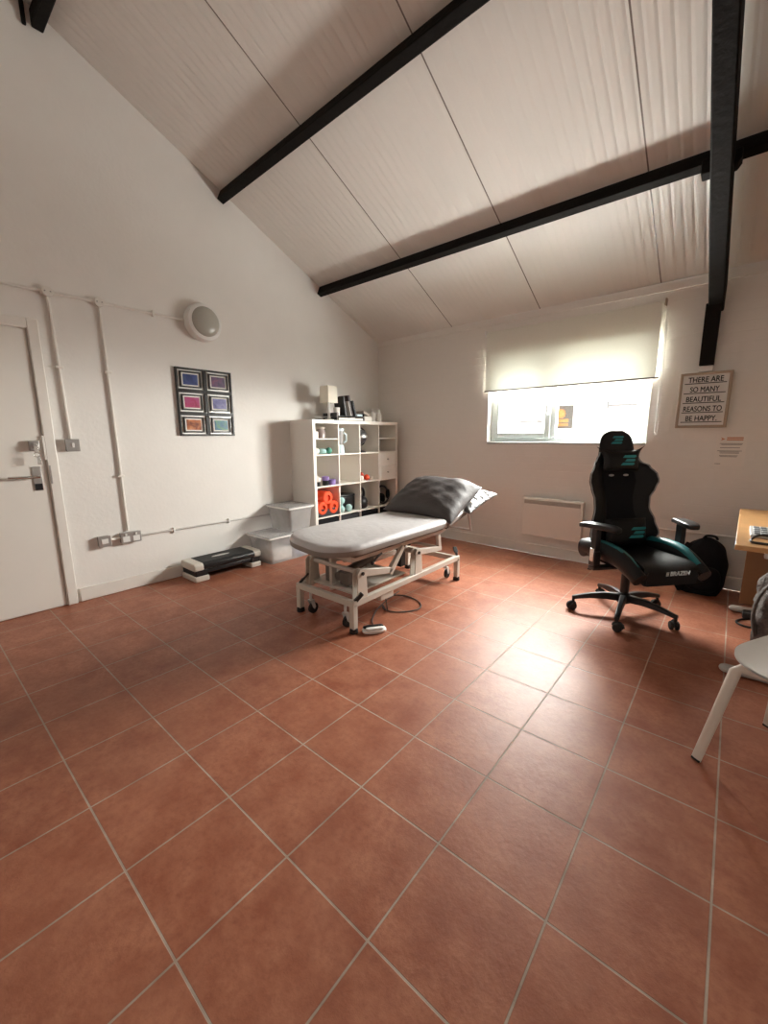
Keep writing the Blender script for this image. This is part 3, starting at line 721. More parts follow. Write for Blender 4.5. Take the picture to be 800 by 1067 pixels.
MB().cyl((SX1-.08, y0+.07, z0+.115), (SX1-.08, y0+.07, z0+.235), .038, 16).build('filling', M['black_plastic'], t)
y0, y1, z0, z1 = cell(2, 0)
t = thing('desk_globe', 'small silver globe on a black stand in the top row of the shelf', 'globe', (SX1-.1, y0+.09, z0))
gc = Vector((SX1-.10, y0+.095, z0+.185))
MB().lathe([(.07, 0), (.072, .008), (.05, .016), (.012, .024), (.009, .085), (.004, .09)], (gc.x, gc.y, z0), None, 24).build('base', M['black_plastic'], t)
MB().tube([gc + Vector((0, .105*math.cos(a), .105*math.sin(a))) for a in [R(-115+i*15) for i in range(16)]], .008, 8).build('arc', M['black_plastic'], t)
MB().ell(gc, (.088, .088, .088), n=28, m=18).build('sphere', art_mat('silver_globe_map', (.03, .03, .035), (.12, .12, .12), (.65, .65, .66), 7), t)
MB().lathe([(.089, -.012), (.090, 0), (.089, .012)], gc, None, 28).build('equator_band', M['silver'], t)

# things on top of the shelf
ZT = SH
t = thing('table_lamp', 'small table lamp with a square cream shade on top of the shelf', 'lamp', (-2.28, 2.93, ZT))
MB().lathe([(.06, 0), (.06, .012), (.018, .022), (.014, .06), (.022, .10), (.014, .14), (.012, .2), (.004, .2)], (-2.28, 2.95, ZT), None, 22).build('base', M['white_plastic'], t)
b = MB(); k1, k0, za, zb2 = .066, .072, ZT+.19, ZT+.37
for ins, fl in ((0, 1), (.003, -1)):
    q0, q1 = k0-ins, k1-ins
    vs = [(-2.28+sx*q, 2.95+sy*q, z) for q, z in ((q0, za), (q1, zb2)) for sx, sy in ((-1,-1),(1,-1),(1,1),(-1,1))]
    fs = [(0,1,5,4),(1,2,6,5),(2,3,7,6),(3,0,4,7)]
    b.add(vs, fs if fl == 1 else [tuple(reversed(x)) for x in fs])
b.build('shade', M['lamp_shade'], t)
t = thing('letter_tray', 'two-tier black and white letter tray on top of the shelf', 'tray', (-2.28, 3.18, ZT))
for k in (0, 1):
    z = ZT+.002+k*.047
    b = MB().bb(-2.42, -2.16, 2.975, 3.40, z, z+.004); b.bb(-2.42, -2.415, 2.975, 3.40, z+.004, z+.036)
    b.bb(-2.415, -2.16, 2.975, 2.98, z+.004, z+.036); b.bb(-2.415, -2.16, 3.395, 3.40, z+.004, z+.036)
    b.build('tray', M['black_plastic'] if k else M['dark_grey'], t, bevel=.001)
for xx in (-2.41, -2.17):
    for yy in (2.972, 3.402): MB().cyl((xx, yy, ZT), (xx, yy, ZT+.09), .005, 8).build('post', M['grey_metal'], t)
item('paper_stack', MB().bb(-2.40, -2.165, 2.99, 3.385, ZT+.0065, ZT+.030), 'paper', 'white papers lying in the lower tier of the letter tray', 'paper')
item('paper_stack', MB().bb(-2.40, -2.18, 3.30, 3.39, ZT+.0535, ZT+.078), 'pale_blue', 'pale blue folder in the upper tier of the letter tray', 'folder')
item('white_mug', MB().lathe([(.03, 0), (.034, .004), (.038, .09), (.034, .09), (.03, .01), (.002, .01)], (-2.24, 3.03, ZT+.0535), None, 22), 'paper', 'white mug standing on the letter tray beside the lamp', 'mug')
def book(c, d, rx_, m_, label):
    b = MB().box((0, 0, 0), d, Euler((R(rx_), 0, 0)).to_matrix())
    zmin = min(v.z for v in b.v)
    for v in b.v: v += Vector((c[0], c[1], c[2]-zmin))
    return item('book', b, m_, label, 'book', bevel=.002)
bz = ZT+.0535
book((-2.28, 3.125, bz), (.16, .025, .215), 9, 'black_plastic', 'black book leaning on the letter tray, nearest the mug')
book((-2.24, 3.175, bz), (.13, .012, .165), 14, 'paper', 'white booklet leaning between the black books on the letter tray')
book((-2.29, 3.222, bz), (.16, .03, .235), 14, mat('dark_brown_cover', (.05, .03, .03), .5), 'tall dark brown book leaning on the letter tray')
book((-2.28, 3.28, bz), (.15, .025, .18), 17, 'black_plastic', 'short black book leaning at the right of the letter tray')
t = thing('desk_device', 'brown and white small device on top of the shelf, right of the letter tray', 'device', (-2.26, 3.50, ZT))
MB().bb(-2.34, -2.18, 3.425, 3.565, ZT, ZT+.06).build('body', M['paper'], t, bevel=.012)
MB().box((-2.26, 3.49, ZT+.088), (.13, .13, .035), Euler((R(-22), 0, 0)).to_matrix()).build('lid', M['cream_tin'], t, bevel=.01)
for yy, lab in ((3.66, 'white spray bottle on top of the shelf, left of the pair'), (3.775, 'white spray bottle on top of the shelf, right of the pair')):
    t = thing('spray_bottle', lab, 'bottle', (-2.26, yy, ZT), group='white bottles on top of the shelf')
    MB().lathe([(.032, 0), (.034, .005), (.034, .085), (.026, .11), (.018, .12)], (-2.26, yy, ZT), None, 20).build('body', M['paper'], t)
    MB().lathe([(.020, .12), (.020, .15), (.012, .158), (.002, .16)], (-2.26, yy, ZT), None, 16).build('cap', M['gloss_white'], t)

# ------------------------------------------------------------------ clear plastic boxes and stepper
def clear_box(x0, x1, y0, y1, z0, h, label, foot):
    t = thing('plastic_box', label, 'box', ((x0+x1)/2, (y0+y1)/2, z0), group='clear plastic boxes beside the shelf')
    i = .022; nr = 5
    def ringpts(z, ins):
        xa, xb, ya, yb = x0+ins, x1-ins, y0+ins, y1-ins; r = .03; pts = []
        for cx_, cy_, a0 in ((xb-r, yb-r, 0), (xa+r, yb-r, 90), (xa+r, ya+r, 180), (xb-r, ya+r, 270)):
            for k in range(nr): pts.append((cx_+r*math.cos(R(a0+90*k/(nr-1))), cy_+r*math.sin(R(a0+90*k/(nr-1))), z))
        return pts
    prof = [(z0+.001, .035), (z0+.004, .028), (z0+h*.45, .018), (z0+h-.045, .012), (z0+h-.042, .004), (z0+h-.018, .004)]
    vs = []; n = 4*nr; fs = []
    for z, ins in prof: vs += ringpts(z, ins)
    for a in range(len(prof)-1):
        for k in range(n): l = (k+1) % n; fs.append((a*n+k, a*n+l, (a+1)*n+l, (a+1)*n+k))
    fs.append(tuple(range(n-1, -1, -1)))
    MB().add(vs, fs).build('tub', M['milky'], t)
    l = MB().bb(x0-.003, x1+.003, y0-.003, y1+.003, z0+h-.017, z0+h-.002)
    l.bb(x0+.012, x1-.012, y0+.012, y1-.012, z0+h-.002, z0+h)
    l.build('lid', M['milky'], t, bevel=.004)
    rm = MB()
    for a, b, c_, d in ((x0-.005, x0+.003, y0-.005, y1+.005), (x1-.003, x1+.005, y0-.005, y1+.005), (x0+.003, x1-.003, y0-.005, y0+.003), (x0+.003, x1-.003, y1-.003, y1+.005)):
        rm.bb(a, b, c_, d, z0+h-.026, z0+h-.010)
    rm.build('lid_rim', M['white_plastic'], t, bevel=.003)
    return t
clear_box(-2.525, -2.13, 1.985, 2.555, 0, .285, 'larger clear plastic box on the floor beside the shelf', 1)
clear_box(-2.525, -2.13, 2.235, 2.555, .287, .262, 'smaller clear plastic box stacked on the larger one beside the shelf', 1)
item('folded_towel', MB().bb(-2.46, -2.19, 2.06, 2.30, .006, .13), 'paper', 'pale folded towel showing inside the larger clear box', 'towel', bevel=.02)
item('storage_pouch', MB().bb(-2.46, -2.19, 2.32, 2.49, .006, .16), mat('muted_blue_pouch', (.22, .24, .36), .7), 'muted blue pouch inside the larger clear box', 'pouch', bevel=.02)

st = thing('aerobic_step', 'low black aerobic step with pale grey ends on the floor by the left wall', 'step', (-2.36, 1.62, 0))
AX0, AX1, AY0, AY1 = -2.495, -2.225, 1.285, 1.945
MB().prism([(AX0+.015, 0), (AX1-.015, 0), (AX1, .02), (AX1, .045), (AX1-.02, .062), (AX0+.02, .062), (AX0, .045), (AX0, .02)], (0, AY0+.03, .10), (1,0,0), (0,0,1), (0, AY1-AY0-.06, 0)).build('platform', M['black_plastic'], st, bevel=.006)
m_ = MB().bb(AX0+.025, AX1-.025, AY0+.085, AY1-.075, .1621, .166); mt_ = m_.build('grip_mat', M['rubber'], st)
MB().ell((-2.36, 1.60, .1662), (.022, .09, .0012), n=20).build('printed_badge', M['grey_metal'], mt_)
step_grey = mat('warm_pale_grey_plastic', (.62, .575, .51), .45)
for a, b, k in ((AY0, AY0+.085, 0), (AY1-.075, AY1, 1)):
    q = MB().prism([(AX0+.012, 0), (AX1-.012, 0), (AX1+.002, .012), (AX1+.002, .05), (AX1-.02, .068), (AX0+.02, .068), (AX0-.002, .05), (AX0-.002, .012)], (0, a, .098), (1,0,0), (0,0,1), (0, b-a, 0))
    q.build('end_cap', step_grey, st, bevel=.012, seg=3)
    MB().bb(AX0+.002, AX1-.002, a+.004, (a+.12 if k == 0 else b), 0 , .05) if 0 else None
    ya, yb = (a+.0, a+.13) if k == 0 else (b-.11, b)
    MB().bb(AX0, AX1, ya, yb, 0, .05).build('foot', step_grey, st, bevel=.012, seg=3)
    MB().bb(AX0+.012, AX1-.012, ya+.012, yb-.012, .05, .102).build('riser', M['black_plastic'], st, bevel=.004)
MB().bb(AX0+.02, AX1-.02, AY0+.09, AY1-.08, .062, .10).build('underside', M['black_plastic'], st, bevel=.008)

# ------------------------------------------------------------------ treatment couch
tc_ = thing('treatment_couch', 'grey adjustable treatment couch on a cream steel base with castors', 'couch', (-.77, 2.1, 0))
cm = M['couch_metal']
FX0_, FX1_, FY0_, FY1_ = -1.082, -.505, 1.482, 2.815
# mattress, flat section: rounded foot corners, soft edge, light wrinkles
def mat_outline(x0, x1, y0, y1, rf, rh, n=10):
    pts = []
    for cx_, cy_, a0, r in ((x1-rh, y1-rh, 0, rh), (x0+rh, y1-rh, 90, rh), (x0+rf, y0+rf, 180, rf), (x1-rf, y0+rf, 270, rf)):
        for k in range(n+1):
            a = R(a0+90*k/n); pts.append((cx_+r*math.cos(a), cy_+r*math.sin(a)))
    return pts
def mattress(x0, x1, y0, y1, z0, z1, rf, rh, name, mats, xf=None):
    ol = mat_outline(x0, x1, y0, y1, rf, rh); n = len(ol)
    cx_, cy_ = (x0+x1)/2, (y0+y1)/2
    prof = [(.0, z0), (0, z0), (-.004, (z0+z1)/2), (0, z1-.026), (.006, z1-.012), (.016, z1-.004), (.03, z1)]
    vs = []; fs = []
    for ins, z in prof:
        for x, y in ol:
            d = Vector((cx_-x, cy_-y)); hx = (x1-x0)/2; 
            kx = 1-ins/hx; ky = 1-ins/((y1-y0)/2)
            vs.append(Vector((cx_+(x-cx_)*kx, cy_+(y-cy_)*ky, z)))
    for a in range(len(prof)-1):
        for k in range(n): l = (k+1) % n; fs.append((a*n+k, a*n+l, (a+1)*n+l, (a+1)*n+k))
    rings = 8; base = (len(prof)-1)*n
    for s in range(1, rings):
        k_ = 1-s/rings
        for x, y in ol:
            px, py = cx_+(x-cx_)*k_*.95, cy_+(y-cy_)*k_*.97
            vs.append(Vector((px, py, z1+.0035*math.sin(px*23+py*9)*math.sin(py*13-px*5))))
        b0 = base if s == 1 else (len(prof)+s-2)*n; b1 = (len(prof)+s-1)*n
        for k in range(n): l = (k+1) % n; fs.append((b0+k, b0+l, b1+l, b1+k))
    fs.append(tuple((len(prof)+rings-2)*n+k for k in range(n))); fs.append(tuple(range(n-1, -1, -1)))
    if xf: vs = [xf(v) for v in vs]
    m = MB(); m.add(vs, fs)
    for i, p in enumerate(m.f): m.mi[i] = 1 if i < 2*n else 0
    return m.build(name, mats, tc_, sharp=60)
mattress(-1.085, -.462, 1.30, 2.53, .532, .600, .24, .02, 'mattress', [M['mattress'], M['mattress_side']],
         lambda v: v + Vector((-.025, .06, .012))*max(0, (-.6-v.x)/.48)*(2.53-v.y)/1.23)
piv = Vector((0, 2.545, .515)); rb_ = Matrix.Rotation(R(13), 3, 'X')
def tilt(v): return piv + rb_ @ (v-piv)
mattress(-1.085, -.462, 2.55, 3.12, .532, .592, .02, .10, 'backrest_mattress', [M['mattress'], M['mattress_side']], tilt)
b = MB().bb(-1.05, -.49, 2.56, 3.14, .503, .524); b.v = [tilt(v) for v in b.v]
b.build('backrest_board', M['black_plastic'], tc_, bevel=.004)
MB().bb(-1.03, -.50, 1.50, 2.52, .506, .524).build('seat_board', mat('dark_couch_board', (.10, .085, .075), .6), tc_, bevel=.004)
# upper frame
uf = MB()
for x in (-.98, -.55): uf.bar((x, 1.50, .486), (x, 2.56, .486), .035, .036)
for y in (1.52, 2.05, 2.54): uf.bar((-.98, y, .486), (-.55, y, .486), .034, .03)
uf.build('upper_frame', cm, tc_, bevel=.004)
# lower frame and its legs
lf = MB()
for x in (FX0_+.02, FX1_-.02): lf.bar((x, FY0_, .198), (x, FY1_, .205), .038, .042)
for y in (FY0_+.02, FY1_-.02): lf.bar((FX0_, y, .198), (FX1_, y, .198), .036, .042)
lf.build('lower_frame', cm, tc_, bevel=.005)
for i, (x, y) in enumerate(((FX0_+.02, FY0_+.018), (FX1_-.02, FY0_+.018), (FX0_+.02, FY1_-.018), (FX1_-.02, FY1_-.018))):
    l = MB().bar((x, y, .2), (x, y, .03), .04, .04, (0,1,0)).build('leg', cm, tc_, bevel=.004)
    MB().lathe([(.027, 0), (.029, .004), (.027, .032), (.02, .036)], (x, y, 0), None, 16).build('rubber_foot', M['rubber'], l)
    sx = 1 if x < -.8 else -1; sy = 1 if y < 2 else -1
    cx_, cy_ = x+sx*.095, y+sy*.02
    f_ = MB().cyl((cx_, cy_, .18), (cx_, cy_, .105), .010, 10)
    f_.prism([(-.016, .105), (.016, .105), (.03, .05), (.018, .035), (.004, .05)], (cx_-.018, cy_, 0), (0,1,0), (0,0,1), (.004,0,0))
    f_.prism([(-.016, .105), (.016, .105), (.03, .05), (.018, .035), (.004, .05)], (cx_+.014, cy_, 0), (0,1,0), (0,0,1), (.004,0,0))
    f_.box((cx_, cy_, .105), (.036, .032, .008))
    ct = f_.build('castor_fork', M['grey_metal'], tc_, bevel=.001)
    ww = MB().lathe([(.012, -.012), (.034, -.012), (.040, -.008), (.040, .008), (.034, .012), (.012, .012)], (cx_, cy_+.018, .041), ry90, 22)
    ww.build('wheel', M['rubber'], ct)
    pd = MB().bar((x, y, .215), (x+sx*.02, y+.02, .25), .02, .02); pd.bar((x+sx*.018, y+.018, .245), (x+sx*.05, y+.04, .285), .034, .014)
    if i != 1: pd.build('brake_pedal', M['black_plastic'], tc_, bevel=.004)
    else: MB().bar((x-.0, y+.01, .205), (x+.03, y+.055, .262), .026, .024).build('brake_pedal', M['black_plastic'], tc_, bevel=.004)
# lifting linkage: brackets, cranked arms, cross tubes
for x in (-.535, -1.005):
    sgn = 1 if x > -.8 else -1
    for y, nm in ((1.575, 1), (2.20, 2)):
        b = MB()
        for dx in (-.022, .022): b.prism([(-.05, .212), (.05, .212), (.035, .40), (.015, .412), (-.02, .412), (-.04, .395)], (x+dx-.003, y, 0), (0,1,0), (0,0,1), (.006,0,0))
        br_ = b.build('bracket', cm, tc_, bevel=.002)
        MB().cyl((x+sgn*.024, y, .385), (x+sgn*.033, y, .385), .012, 12).build('bolt', M['black_plastic'], br_)
    a = MB().bar((x, 1.56, .388), (x, 1.895, .325), .03, .055, h2=.04); a.bar((x, 1.875, .305), (x, 2.03, .47), .03, .05, h2=.035)
    a.build('lifting_arm', cm, tc_, bevel=.004)
    a = MB().bar((x, 2.185, .388), (x, 2.54, .345), .03, .05, h2=.035); a.bar((x, 2.52, .345), (x, 2.50, .465), .028, .036)
    a.build('lifting_arm', cm, tc_, bevel=.004)
MB().bar((-.885, 1.64, .47), (-.885, 1.64, .2), .05, .05, (0,1,0)).build('upright', mat('dark_steel_post', (.20, .18, .16), .4, metal=.3), tc_, bevel=.003)
MB().bar((-.815, 1.60, .47), (-.815, 1.60, .2), .025, .05, (0,1,0)).build('upright', cm, tc_, bevel=.003)
for y, z in ((1.58, .385), (1.885, .318), (2.2, .385), (2.53, .35), (2.03, .455)): MB().cyl((-1.0, y, z), (-.54, y, z), .016, 12).build('cross_tube', cm, tc_)
a = MB().cyl((-.77, 1.60, .30), (-.77, 1.95, .36), .032, 18); a.cyl((-.77, 1.95, .36), (-.77, 2.2, .40), .014, 12); a.box((-.70, 1.64, .30), (.08, .10, .09))
a.build('actuator', mat('dark_steel_actuator', (.16, .14, .12), .45, metal=.3), tc_, bevel=.006)
MB().bb(-1.0, -.58, 1.56, 2.12, .225, .24).build('linkage_tray', M['couch_metal'], tc_, bevel=.003)
MB().bar((-.66, 2.17, .26), (-.66, 2.17, .49), .05, .06, (0,1,0)).build('motor_column', M['black_plastic'], tc_, bevel=.006)
lv = MB().tube([(-.50, 1.66, .435), (-.50, 1.70, .462), (-.505, 1.76, .482)], .007, 8); lv.ell((-.50, 1.66, .435), (.012, .014, .014))
lv.build('release_lever', M['black_plastic'], tc_)
MB().bb(-.565, -.515, 1.76, 1.90, .135, .20).build('control_box', M['couch_metal'], tc_, bevel=.005)
# rear support strut of the raised section
rs = MB()
for x in (-.50, -.98): rs.tube([(x, 2.93, .59), (x+.005, 2.98, .42)], .011, 10); 
rs.tube([(-.99, 2.98, .425), (-.49, 2.98, .425)], .009, 10)
rs.build('support_bar', M['grey_plate'], tc_)
rc = MB()
for x in (-.55, -.98): rc.bar((x, 2.53, .475), (x, 2.93, .575), .028, .03)
rc.build('backrest_frame', cm, tc_, bevel=.003)

# pillows
def pillow(name, center, sx, sy, sz, rx, m_, label, seed, wr=.006, twist=0, droop=0):
    rnd = random.Random(seed); ph = [rnd.uniform(0, 6) for _ in range(6)]
    rot = Matrix.Rotation(R(twist), 3, 'Z') @ Matrix.Rotation(R(rx), 3, 'X')
    c = Vector(center)
    def side(u, v, s):
        a, b_ = 2*u-1, 2*v-1
        e = max(0, (1-abs(a)**3.2)*(1-abs(b_)**3.2))**.5
        k = 1-.05*(1-abs(a))*0 
        x = a*sx*(1-.06*(1-b_*b_)*0-.05*(abs(a)*(1-b_*b_))); y = b_*sy*(1-.06*(abs(b_)*(1-a*a)))
        w = wr*(math.sin(7*a+ph[0]+3*b_)+.7*math.sin(13*a-9*b_+ph[1])+.6*math.sin(17*b_+5*a+ph[2]))*(.3+.7*abs(a))
        return rot @ Vector((x, y, s*(sz*e+w*e*(1 if s > 0 else .2)+.003))) + c - Vector((0, 0, droop*max(0, (a-.35)/.65)**1.6))
    m = MB().surf(34, 22, lambda u, v: side(u, v, 1)).surf(34, 22, lambda u, v: side(1-u, v, -1))
    nu, nv = 34, 22; n = nu*nv
    edge = [(i, 0) for i in range(nu)] + [(nu-1, j) for j in range(1, nv)] + [(i, nv-1) for i in range(nu-2, -1, -1)] + [(0, j) for j in range(nv-2, 0, -1)]
    A = [j*nu+i for i, j in edge]; B = [n+j*nu+(nu-1-i) for i, j in edge]; L = len(edge)
    for k in range(L): m.f.append([A[k], B[k], B[(k+1) % L], A[(k+1) % L]]); m.mi.append(0)
    o = m.build(name, m_, loc=c, sharp=80)
    return tag(o, label, 'pillow', 'pillows on the treatment couch')
pillow('pillow', (-.78, 2.775, .726), .352, .285, .10, 25, M['pillow'], 'dark grey pillow leaning on the raised head end of the couch, in front', 3, .007, 0, .042)
pillow('pillow', (-.735, 3.03, .700), .345, .24, .052, 14, M['shiny_pillow'], 'shiny grey plastic covered pillow behind the dark one at the couch head', 5, .012, -3, .03)

# foot switch and cables on the floor
fs_ = thing('foot_switch', 'white and black foot switch on the floor at the foot of the couch', 'switch', (-.45, 1.60, 0))
rzf = Matrix.Rotation(R(-35), 3, 'Z')
def loc_f(m): m.v = [rzf @ (v*.8) + Vector((-.437, 1.60, 0)) for v in m.v]; return m
loc_f(MB().ell((0, 0, .016), (.055, .10, .016), n=24, e=.7, e2=.5)).build('base', M['white_plastic'], fs_)
loc_f(MB().ell((-.012, -.005, .040), (.024, .085, .014), Euler((0, R(-12), 0)).to_matrix(), n=20, e=.6, e2=.6)).build('pedal', M['black_plastic'], fs_)
loc_f(MB().ell((.018, .0, .036), (.028, .075, .012), n=20, e=.6, e2=.6)).build('hood', M['white_plastic'], fs_)
def smooth_path(pts, k=8):
    p = [Vector(a) for a in pts]; p = [p[0]*2-p[1]] + p + [p[-1]*2-p[-2]]; out = []
    for i in range(1, len(p)-2):
        for s in range(k):
            t = s/k; a, b, c_, d = p[i-1], p[i], p[i+1], p[i+2]
            out.append(.5*((2*b)+(c_-a)*t+(2*a-5*b+4*c_-d)*t*t+(3*b-a-3*c_+d)*t**3))
    return out + [p[-2]]
tag(MB().tube(smooth_path([(-.54, 1.84, .133), (-.55, 1.87, .02), (-.66, 1.95, .006), (-.60, 1.90, .006), (-.50, 1.92, .006), (-.42, 2.03, .006), (-.43, 2.12, .006), (-.52, 2.19, .006), (-.66, 2.20, .006), (-.78, 2.10, .006)]), .0045, 7).build('couch_cable', M['cable']), 'thin grey cable curling on the floor under the couch', 'cable')
tag(MB().tube(smooth_path([(-.50, 1.655, .012), (-.56, 1.72, .006), (-.64, 1.86, .006), (-.70, 2.05, .006), (-.74, 2.25, .006)]), .0045, 7).build('switch_cable', M['cable']), 'thin grey cable from the foot switch running under the couch', 'cable')

# ------------------------------------------------------------------ gaming chair (local frame: faces -Y)
gc_ = thing('gaming_chair', 'black and teal gaming chair on a five-star castor base', 'chair', (.746, 2.93, 0), R(-41+90))
def GB(m, name, mm, parent, **k): return m.build(name, mm, parent, world=False, **k)
base_ang = -41+90
hub = MB().lathe([(.034, .085), (.042, .09), (.045, .13), (.036, .155), (.03, .16)], (0,0,0), None, 24)
GB(hub, 'hub', M['black_plastic'], gc_)
for wa in (-155, -86, -14, 58, 130):
    a = R(wa-base_ang); d = Vector((math.cos(a), math.sin(a), 0)); s = Vector((-d.y, d.x, 0))
    L = MB(); secs = []
    prof = [(.03, .125, .05, .052), (.12, .128, .046, .046), (.22, .118, .04, .036), (.31, .098, .036, .028), (.335, .092, .034, .026)]
    vs = []; fs = []
    for (r, z, w_, h_) in prof:
        c = d*r + Vector((0,0,z)); vs += [c - s*w_/2 - Vector((0,0,h_/2)), c + s*w_/2 - Vector((0,0,h_/2)), c + s*w_*.36 + Vector((0,0,h_/2)), c - s*w_*.36 + Vector((0,0,h_/2))]
    for i in range(len(prof)-1):
        for k in range(4): l = (k+1) % 4; fs.append((i*4+k, i*4+l, i*4+4+l, i*4+4+k))
    fs += [(3,2,1,0), tuple(len(vs)-4+k for k in range(4))]
    L.add(vs, fs)
    leg = GB(L, 'leg', M['black_plastic'], gc_, bevel=.006)
    cp = d*.325; ca = R(wa*1.7)
    ax = Vector((math.cos(ca), math.sin(ca), 0)); fwd = Vector((-ax.y, ax.x, 0))
    mr = Matrix((fwd, Vector((0,0,1)), ax)).transposed()
    C_ = MB()
    C_.cyl(cp+Vector((0,0,.085)), cp+Vector((0,0,.055)), .010, 10)
    for sg_ in (-1, 1): C_.lathe([(.006, -.010), (.024, -.010), (.029, -.006), (.029, .006), (.024, .010), (.006, .010)], cp+fwd*.012+ax*sg_*.016+Vector((0,0,.0295)), mr, 18)
    C_.tube([cp+fwd*.012+ax*.0+Vector((0,0,.0295))+fwd*.031*math.cos(t)+Vector((0,0,.031*math.sin(t))) for t in [R(x) for x in (0, 35, 70, 105, 140, 170)]], .011, 8)
    GB(C_, 'castor', M['rubber'], leg)
GB(MB().lathe([(.026, .16), (.028, .17), (.028, .29), (.018, .292), (.018, .37), (.02, .372)], (0,0,0), None, 20), 'gas_lift', M['black_plastic'], gc_)
mc = MB().bb(-.10, .10, -.16, .16, .365, .395); mc.bb(-.045, .045, -.10, .10, .335, .368)
GB(mc, 'tilt_plate', M['black_plastic'], gc_, bevel=.004)
lv = MB().tube([(-.05, .03, .352), (-.17, .04, .35), (-.22, .05, .335)], .006, 8); lv.ell((-.235, .055, .33), (.028, .012, .010))
GB(lv, 'tilt_lever', M['black_plastic'], gc_)
# seat: cushion with dipping front lip, raised side wings
SF = -.375; SB = .16
def seat_fn(u, v, top):
    x = (2*u-1)*.19; y = SB + (SF-SB)*v
    fr_ = max(0, (v-.72)/.28)
    z = .480 - .012*math.cos((2*u-1)*PI/2) - .055*fr_**2.2
    if not top: z = .395 - .03*fr_
    y -= (.018*math.sin(PI*min(1, fr_))*(1 if top else .3))
    return Vector((x, y, z))
s_ = MB().surf(17, 19, lambda u, v: seat_fn(u, v, True)).surf(17, 19, lambda u, v: seat_fn(1-u, v, False))
nu, nv = 17, 19; n = nu*nv
edge = [(i, 0) for i in range(nu)] + [(nu-1, j) for j in range(1, nv)] + [(i, nv-1) for i in range(nu-2, -1, -1)] + [(0, j) for j in range(nv-2, 0, -1)]
A = [j*nu+i for i, j in edge]; B = [n+j*nu+(nu-1-i) for i, j in edge]; L_ = len(edge)
for k in range(L_): s_.f.append([A[k], A[(k+1) % L_], B[(k+1) % L_], B[k]]); s_.mi.append(0)
seat = GB(s_, 'seat_cushion', M['black_leather'], gc_, bevel=.016, seg=3, sharp=60)
for sx in (-1, 1):
    pts = []; rs_ = []
    for i in range(15):
        t = i/14; y = .17-.545*t
        z = .468 + .022*math.sin(PI*min(1, t*1.15)) - .075*max(0, (t-.6)/.4)**2
        pts.append((sx*(.222+.012*math.sin(PI*t)), y, z)); rs_.append(.062*(.72+.28*math.sin(PI*min(1, .15+t*.8))))
    bo = GB(MB().tube(pts, rs_, 16, flat=(.85, 1.0, (0,0,1))), 'seat_bolster', M['black_leather'], gc_, sharp=70)
    tp = [(p[0]-sx*.006, p[1], p[2]+r*.62) for p, r in zip(pts, rs_)]
    GB(MB().tube(tp[1:14], [r*.72 for r in rs_[1:14]], 12, flat=(.80, .62, (0,0,1))), 'teal_panel', M['teal'], bo, sharp=70)
# lettering on the seat lip
mx = Matrix.Translation((.03, SF-.0195, .418)) @ Matrix.Rotation(R(90), 4, 'X')
text_mesh('BRAZEN', .036, M['white_print'], 'lettering', seat, mx, .135, .002, shear=.15, bold=.0008, world=False)
q = MB()
for k in range(3): q.prism([(0,0),(.016,0),(.018,.005),(.002,.005)], (-.066+.001*k, SF-.0185, .418+k*.0085), (1,0,0), (0,0,1), (0,-.003,0))
GB(q, 'printed_emblem', M['white_print'], seat)
# backrest
ZB = .44; HB = .850; RC = R(8)
hw = [(0, .19), (.05, .24), (.12, .268), (.21, .245), (.30, .215), (.37, .218), (.44, .25), (.49, .27), (.535, .26), (.59, .22), (.645, .17), (.69, .143), (.75, .134), (.80, .122), (.835, .094), (.85, .055)]
def halfw(t):
    for (a, wa), (b, wb) in zip(hw, hw[1:]):
        if t <= b:
            k = (t-a)/(b-a); k = k*k*(3-2*k); return wa+(wb-wa)*k
    return hw[-1][1]
def back_pt(u, t, off=0.0, front=True):
    """u -1..1 across, t height along the back"""
    w_ = halfw(t); x = u*w_
    wing = .075*max(0, abs(x)-.12)/.14 * (1 if .05 < t < .62 else .4)
    dish = .012*(1-u*u)
    y = -wing + dish
    th = .035 + .03*(1-(2*min(t, .8)/.8-1)**2)
    e = (1-abs(u)**6)
    y = y - (th/2*e + off) if front else y + th/2*e + off*1.0
    y -= .03*math.exp(-((t-.2)/.12)**2)*(1-u*u) if front else 0
    yy = y*math.cos(RC) + t*math.sin(RC); zz = t*math.cos(RC) - y*math.sin(RC)
    return Vector((x, .115 + yy, ZB + zz))
NU, NV = 27, 46
b = MB().surf(NU, NV, lambda u, v: back_pt(2*u-1, v*HB)).surf(NU, NV, lambda u, v: back_pt(1-2*u, v*HB, 0, False))
n = NU*NV
edge = [(i, 0) for i in range(NU)] + [(NU-1, j) for j in range(1, NV)] + [(i, NV-1) for i in range(NU-2, -1, -1)] + [(0, j) for j in range(NV-2, 0, -1)]
A = [j*NU+i for i, j in edge]; B = [n+j*NU+(NU-1-i) for i, j in edge]; L_ = len(edge)
for k in range(L_): b.f.append([A[k], B[k], B[(k+1) % L_], A[(k+1) % L_]]); b.mi.append(0)
back = GB(b, 'backrest', M['black_leather'], gc_, sharp=70)
